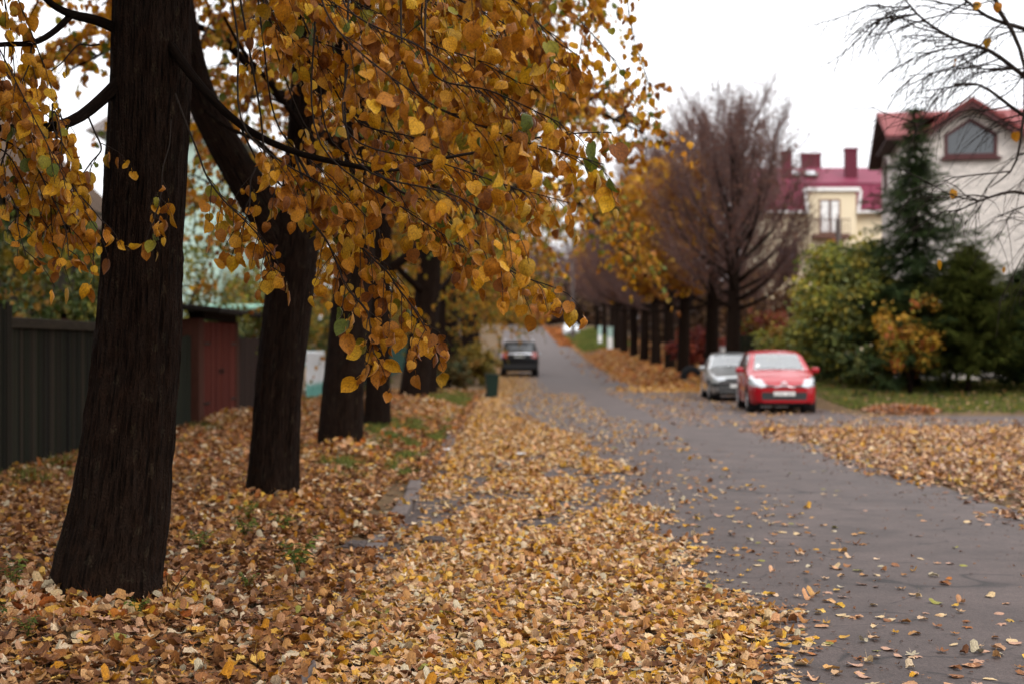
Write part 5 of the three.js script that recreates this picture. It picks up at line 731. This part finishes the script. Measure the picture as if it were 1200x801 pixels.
  for (const sx of [-1, 1]) { const m = part('wing_mirror', rbox(0.2, 0.14, 0.12, 0.05, sx * (lerpTable(wide, spec.mirror) + 0.09), lerpTable(belt, spec.mirror) + 0.06, L / 2 - spec.mirror), paint, car); part('mirror_glass', box(0.15, 0.1, 0.01, sx * (lerpTable(wide, spec.mirror) + 0.09), lerpTable(belt, spec.mirror) + 0.06, L / 2 - spec.mirror - 0.062), chrome, m); }
  return car;
}
function plateMat(seed, marks) {   // white plate with a dark border and characters too soft to read
  const c = document.createElement('canvas'); c.width = 256; c.height = 56; const k = c.getContext('2d'), r = rngOf(seed); k.fillStyle = '#dcdcd8'; k.fillRect(0, 0, 256, 56); k.strokeStyle = '#222'; k.lineWidth = 3; k.strokeRect(3, 3, 250, 50); k.fillStyle = '#26262a';
  if (marks) for (let i = 0; i < 8; i++) { const x = 20 + i * 28; if (i === 4) { k.fillRect(x, 27, 14, 4); continue; } k.fillRect(x, 12, 5, 32); k.fillRect(x + 11, 12 + 12 * r(), 5, 20); k.fillRect(x, 12 + 26 * r(), 16, 5); }
  const t = new THREE.CanvasTexture(c); t.colorSpace = THREE.SRGBColorSpace; return std({ map: t, roughness: 0.5 });
}
const carPaint = (r, g, b, coat = 0.6) => phys({ color: lin(r, g, b), roughness: 0.5, specularIntensity: 0.3, clearcoat: coat, clearcoatRoughness: 0.04 });
const wholeParts = ['body', 'windscreen', 'rear_window', 'roof', 'bonnet', 'grille', 'air_intake', 'bumper', 'tailgate', 'lower_trim', 'bright_strip'];
const hatch = {
  L: 3.9, R: 0.3, tumble: 0.42, cowl: 1.0, mirror: 1.45, wheels: [0.78, 3.28], seats: [2.0, 2.85], whole: wholeParts,
  top: [[0, 0.66], [0.06, 0.70], [0.16, 0.78], [0.4, 0.88], [0.9, 1.0], [1.02, 1.03], [1.9, 1.44], [2.3, 1.505], [2.8, 1.51], [3.35, 1.46], [3.6, 1.40], [3.8, 1.08], [3.88, 0.95], [3.9, 0.75]],
  belt: [[0, 0.62], [0.2, 0.74], [0.5, 0.84], [1.0, 0.93], [2, 0.99], [3.4, 1.06], [3.8, 1.02], [3.9, 0.74]], sill: [[0, 0.26], [0.25, 0.2], [1, 0.19], [3, 0.2], [3.7, 0.26], [3.9, 0.32]],
  wide: [[0, 0.50], [0.03, 0.60], [0.1, 0.69], [0.22, 0.755], [0.45, 0.81], [0.9, 0.842], [2, 0.848], [3.3, 0.835], [3.65, 0.78], [3.82, 0.7], [3.9, 0.56]],
  panel(s, x, y, j, M) {
    const cabin = j >= 28;
    if (cabin && s > 1.06 && s < 1.86 && x < 0.9 * lerp(0.72, 0.56, (s - 1.06) / 0.8)) return 'windscreen';
    if (cabin && s > 3.58 && s < 3.8 && x < 0.52) return 'rear_window';
    if (j >= 18 && j < 28 && s > 1.4 && s < 3.45 && y > lerpTable(hatch.belt, s) + 0.02 && y < lerpTable(hatch.top, s) - 0.085) return Math.abs(s - 2.28) < 0.05 ? 'pillar' : 'side_window';
    if (s < 0.62 && x > 0.42 && y > 0.60 + 0.13 * (x - 0.42) + 0.06 * s && y < 0.745 + 0.25 * s && j < 28 + 6) return 'headlight';
    if (s < 0.14 && y > 0.585 + 0.12 * x && y < 0.64 + 0.12 * x && x < 0.44) return 'grille';
    if (s < 0.12 && y > 0.33 && y < 0.5 && x < 0.38 + 0.7 * (y - 0.33)) return 'air_intake';
    if (s < 0.45 && y < 0.60) return 'bumper';
    if (cabin && s < 1.06) return 'bonnet';
    if (s > 3.72 && x > 0.5 && y > 0.7 && y < 1.0) return 'tail_light';
    if (s > 3.6) return 'tailgate';
    if (cabin) return 'roof';
    if (j < 18 && s > 1.25 && s < 2.26) return 'front_door';
    if (j < 18 && s > 2.29 && s < 3.05) return 'rear_door';
    return 'body';
  },
};
{
  const red = carPaint(0.29, 0.002, 0.008, 0.8), car = makeCar(hatch, red, 'hatchback_car', 'red hatchback parked on the asphalt strip facing down the street', [6.66, 0.006, -36.0], -0.07, 'parked cars');
  part('number_plate', rbox(0.52, 0.115, 0.02, 0.008, 0, 0.475, 1.962), plateMat(1, true), car);
  const e = part('emblem', new THREE.TorusGeometry(0.05, 0.012, 8, 24).scale(1.35, 0.95, 1).translate(0, 0.705, 1.94), chrome, car); part('emblem_bar', new THREE.TorusGeometry(0.03, 0.008, 6, 20).scale(0.7, 1.2, 1).translate(0, 0.705, 1.945), chrome, e);
  for (const sx of [-1, 1]) { part('chrome_wing', new THREE.TubeGeometry(new THREE.CatmullRomCurve3([V(sx * 0.06, 0.66, 1.955), V(sx * 0.22, 0.625, 1.945), V(sx * 0.42, 0.655, 1.9)]), 10, 0.012, 6), chrome, car); part('fog_light', new THREE.CylinderGeometry(0.04, 0.045, 0.04, 14).rotateX(Math.PI / 2).translate(sx * 0.6, 0.42, 1.86), lens, car); part('wiper', new THREE.TubeGeometry(new THREE.CatmullRomCurve3([V(sx * 0.02 + 0.1, 1.05, 0.93), V(sx * 0.3, 1.07, 0.92), V(sx * 0.55, 1.06, 0.86)]), 6, 0.008, 5), blackTrim, car); }
  part('inspection_sticker', new THREE.CylinderGeometry(0.05, 0.05, 0.004, 14).rotateX(0.95).translate(-0.52, 1.13, 0.86), whitePaint, car);
}
const sedan = {
  L: 4.4, R: 0.31, tumble: 0.5, cowl: 1.3, mirror: 1.75, wheels: [0.82, 3.42], seats: [2.3, 3.1], whole: wholeParts,
  top: [[0, 0.62], [0.05, 0.70], [0.15, 0.75], [0.7, 0.86], [1.3, 0.95], [1.42, 0.98], [2.15, 1.38], [2.6, 1.43], [3.05, 1.40], [3.65, 1.04], [3.8, 1.0], [4.3, 0.96], [4.4, 0.7]],
  belt: [[0, 0.58], [0.2, 0.68], [1.3, 0.87], [2.4, 0.91], [3.6, 0.93], [4.3, 0.88], [4.4, 0.68]], sill: [[0, 0.28], [0.3, 0.2], [4.0, 0.22], [4.4, 0.32]],
  wide: [[0, 0.58], [0.05, 0.68], [0.15, 0.74], [0.4, 0.79], [1, 0.83], [2.4, 0.84], [3.8, 0.81], [4.25, 0.74], [4.4, 0.6]],
  panel(s, x, y, j) {
    const cabin = j >= 28;
    if (cabin && s > 1.46 && s < 2.12 && x < lerp(0.68, 0.52, (s - 1.46) / 0.66)) return 'windscreen';
    if (cabin && s > 3.1 && s < 3.62 && x < 0.55) return 'rear_window';
    if (j >= 18 && j < 28 && s > 1.75 && s < 3.3 && y > lerpTable(sedan.belt, s) + 0.02 && y < lerpTable(sedan.top, s) - 0.085) return Math.abs(s - 2.5) < 0.05 ? 'pillar' : 'side_window';
    if (s < 0.25 && x > 0.42 && y > 0.56 && y < 0.72) return 'headlight';
    if (s < 0.12 && x < 0.38 && y > 0.56 && y < 0.68) return 'grille';
    if (s < 0.2 && y > 0.3 && y < 0.4 && x < 0.5) return 'air_intake';
    if (s < 0.35 && y < 0.54 && y > 0.42) return 'bumper';
    if (s > 4.25 && x > 0.45 && y > 0.65 && y < 0.85) return 'tail_light';
    if (cabin && s < 1.46) return 'bonnet';
    if (cabin && s > 3.62) return 'tailgate';
    if (cabin) return 'roof';
    if (j < 18 && s > 1.4 && s < 2.48) return 'front_door';
    if (j < 18 && s > 2.51 && s < 3.2) return 'rear_door';
    return 'body';
  },
};
const silver = phys({ color: lin(0.27, 0.275, 0.27), roughness: 0.3, metalness: 0.55, clearcoat: 1, clearcoatRoughness: 0.05 });
sedan.bumperMat = blackTrim;
{ const c = makeCar(sedan, silver, 'saloon_car', 'silver saloon parked behind the red hatchback', [6.72, 0.006, -43.6], -0.05, 'parked cars'); part('number_plate', rbox(0.52, 0.115, 0.02, 0.008, 0, 0.46, 2.21), plateMat(2, true), c); }
const offroad = { privacy: tintedGlass,
  L: 4.8, R: 0.38, tumble: 0.3, cowl: 1.35, mirror: 1.75, wheels: [0.9, 3.8], seats: [2.3, 3.2], whole: wholeParts,
  top: [[0, 0.85], [0.1, 1.0], [1.3, 1.13], [1.4, 1.16], [2.1, 1.70], [2.6, 1.78], [4.1, 1.77], [4.5, 1.74], [4.68, 1.3], [4.76, 1.1], [4.8, 0.9]],
  belt: [[0, 0.8], [0.3, 0.95], [1.4, 1.06], [4.5, 1.14], [4.8, 0.9]], sill: [[0, 0.36], [0.4, 0.28], [4.4, 0.3], [4.8, 0.4]],
  wide: [[0, 0.66], [0.1, 0.8], [0.4, 0.92], [1.2, 0.98], [4.3, 0.98], [4.6, 0.95], [4.74, 0.9], [4.8, 0.82]],
  panel(s, x, y, j) {
    const cabin = j >= 28;
    if (cabin && s > 1.44 && s < 2.08 && x < 0.66) return 'windscreen';
    if (s > 4.48 && y > 1.24 && y < 1.62 && x < 0.66) return 'rear_window';
    if (j >= 18 && j < 28 && s > 1.75 && s < 4.35 && y > 1.16 && y < 1.64) return Math.abs(s - 2.6) < 0.05 || Math.abs(s - 3.6) < 0.04 ? 'pillar' : 'side_window';
    if (s > 4.4 && x > 0.6 && y > 0.95 && y < 1.24) return 'tail_light';
    if (s > 4.6 && y > 1.13 && y < 1.2 && x < 0.6) return 'bright_strip';
    if (s < 0.3 && x > 0.5 && y > 0.75 && y < 0.95) return 'headlight';
    if (s > 4.5 && y < 0.62) return 'lower_trim';
    if (s > 4.45) return 'tailgate';
    if (cabin && s < 1.44) return 'bonnet';
    if (cabin) return 'roof';
    if (j < 18 && s > 1.4 && s < 2.58) return 'front_door';
    if (j < 18 && s > 2.62 && s < 3.6) return 'rear_door';
    return 'body';
  },
};
{
  const c = makeCar(offroad, carPaint(0.004, 0.004, 0.005, 0.3), 'suv_car', 'black off-road car with roof rails parked at the kerb, seen from behind', [0.38, roadTop(0.38, -72) + 0.002, -74], Math.PI, 'parked cars');
  part('number_plate', rbox(0.52, 0.13, 0.02, 0.008, 0, 0.98, -2.375), plateMat(3, true), c); for (const sx of [-1, 1]) part('roof_rail', new THREE.TubeGeometry(new THREE.CatmullRomCurve3([V(sx * 0.7, 1.72, 0.3), V(sx * 0.7, 1.84, 0.1), V(sx * 0.7, 1.86, -1.2), V(sx * 0.68, 1.74, -1.9)]), 14, 0.025, 6), alloy, c);
}
makeCar(hatch, carPaint(0.62, 0.62, 0.62), 'hatchback_car', 'small white car far up the street by the pole', [6.3, roadY(-150) + 0.01, -152], 0, 'parked cars');

// ---------------------------------------------------------------- street furniture and small things
{
  const green = std({ color: lin(0.008, 0.02, 0.013), roughness: 0.6 }), x = -0.62, z = -44, b = thing('wheelie_bin', 'dark green plastic rubbish bin at the verge before the mustard bush', 'bin', [x, roadTop(x, z) + 0.0, z], 0.2);
  const body = new THREE.CylinderGeometry(0.27, 0.2, 0.66, 4, 1).rotateY(Math.PI / 4).toNonIndexed(); body.computeVertexNormals(); part('body', body.translate(0, 0.39, 0), green, b); part('lid', rbox(0.42, 0.05, 0.44, 0.02, 0, 0.745, 0), green, b); part('handle', new THREE.CylinderGeometry(0.015, 0.015, 0.34, 8).rotateZ(Math.PI / 2).translate(0, 0.73, -0.25), green, b);
  for (const s of [-1, 1]) part('wheel', new THREE.CylinderGeometry(0.08, 0.08, 0.05, 14).rotateZ(Math.PI / 2).translate(s * 0.17, 0.08, -0.15), rubber, b); part('foot', box(0.26, 0.08, 0.1, 0, 0.035, 0.1), green, b);
}
{ // far pole with a white box, gateposts, garden pole, half-buried tyre
  const p = thing('utility_pole', 'pale concrete pole beside the white car far up the street', 'pole', [6.0, groundY(6, -140), -140]); part('shaft', new THREE.CylinderGeometry(0.1, 0.2, 8.6, 10).translate(0, 4.2, 0), concrete, p); part('crossarm', box(1.4, 0.1, 0.1, 0, 8.0, 0), concrete, p); for (const s of [-0.6, 0, 0.6]) part('insulator', new THREE.CylinderGeometry(0.05, 0.06, 0.16, 8).translate(s, 8.14, 0), whitePaint, p); part('meter_box', rbox(0.6, 0.75, 0.35, 0.08, -0.35, 1.7, 0.2), whitePaint, p);
  const tealPost = std({ color: lin(0.32, 0.45, 0.4), roughness: 0.8 }), gp = (x, d, w, h, label) => { const g = thing('gatepost', label, 'post', [x, groundY(x, -d), -d], 0, 'gateposts'); part('shaft', rbox(w, h * 0.55, w, 0.02, 0, h * 0.26, 0), whitePaint, g); part('upper_shaft', rbox(w * 1.02, h * 0.4, w * 1.02, 0.02, 0, h * 0.735, 0), tealPost, g); part('cap', rbox(w * 1.25, h * 0.06, w * 1.25, 0.02, 0, h * 0.965, 0), tealPost, g); };
  gp(7.45, 108, 0.38, 1.65, 'white gatepost with pale green top, standing on the bright grass'); gp(7.3, 118, 0.3, 1.6, 'slimmer pale green gatepost behind the white one');
  const q = thing('utility_pole', 'short grey pole rising in front of the cream house wall', 'pole', [13.55, groundY(13.5, -59), -59]); part('shaft', new THREE.CylinderGeometry(0.12, 0.16, 6.4, 10).translate(0, 3.1, 0), concrete, q); part('cap', new THREE.CylinderGeometry(0.05, 0.13, 0.15, 10).translate(0, 6.38, 0), concrete, q);
  const t = thing('half_buried_tyre', 'black tyre half buried in the bank beside the bare trunks', 'tyre', [7.1, groundY(7.1, -56.2) + 0.02, -56.2]); part('tread', new THREE.TorusGeometry(0.33, 0.13, 10, 28), rubber, t); part('sidewall', new THREE.TorusGeometry(0.26, 0.08, 8, 24).translate(0, 0, 0.09), rubber, t);
  const u = thing('utility_box', 'grey metal cabinet standing between the two bare trunks', 'cabinet', [8.45, groundY(8.45, -56), -56]); part('cabinet', rbox(0.5, 1.15, 0.3, 0.02, 0, 0.57, 0), alloy.clone(), u); u.children[0].material = std({ color: lin(0.36, 0.37, 0.38), roughness: 0.6 }); part('door', box(0.42, 1.0, 0.012, 0, 0.57, 0.157), whitePaint, u); part('handle', box(0.02, 0.1, 0.02, 0.15, 0.6, 0.172), blackTrim, u);
}
{ // paper scraps and broken asphalt by the kerb
  const r = rngOf(95), scrap = (x, d, y, label) => { const g = new THREE.PlaneGeometry(0.13, 0.09, 5, 4).rotateX(-Math.PI / 2), p = g.attributes.position; for (let i = 0; i < p.count; i++) p.setY(i, 0.02 + (r() - 0.3) * 0.04); g.computeVertexNormals(); const m = part('paper_scrap', g, std({ color: lin(0.75, 0.75, 0.75), roughness: 0.9, side: THREE.DoubleSide }), scene); m.position.set(x, y, -d); m.rotation.y = r() * 3; tag(m, label, 'litter'); };
  scrap(0.14, 20.4, roadTop(0.14, -20.4) + 0.03, 'crumpled white paper scrap on the leaf carpet of the street'); scrap(-0.95, 20.6, 0.1, 'crumpled white paper scrap beside the kerb');
  const chunk = (x, d, s, label) => { const g = new THREE.IcosahedronGeometry(0.1, 2), p = g.attributes.position; for (let i = 0; i < p.count; i++) { const k = 1 + 0.28 * n3(p.getX(i) * 14 + x * 9, p.getY(i) * 14, p.getZ(i) * 14); p.setXYZ(i, p.getX(i) * k * 1.5, Math.max(-0.03, p.getY(i) * k * 0.5), p.getZ(i) * k); } g.computeVertexNormals(); const m = part('asphalt_chunk', g, asphalt, scene); m.scale.setScalar(s); m.position.set(x, 0.03 * s, -d); m.rotation.y = r() * 6; tag(m, label, 'stone'); };
  chunk(-0.62, 11.5, 0.9, 'flat chunk of broken asphalt among the leaves near the kerb'); chunk(-0.45, 11.55, 0.6, 'small asphalt fragment lying beside a flat asphalt chunk'); chunk(-1.2, 10.95, 1.3, 'broken kerb lump showing through the leaves');
}

scene.traverse((o) => { if (o.isMesh) { o.castShadow = true; o.receiveShadow = true; } });
renderer.render(scene, camera);
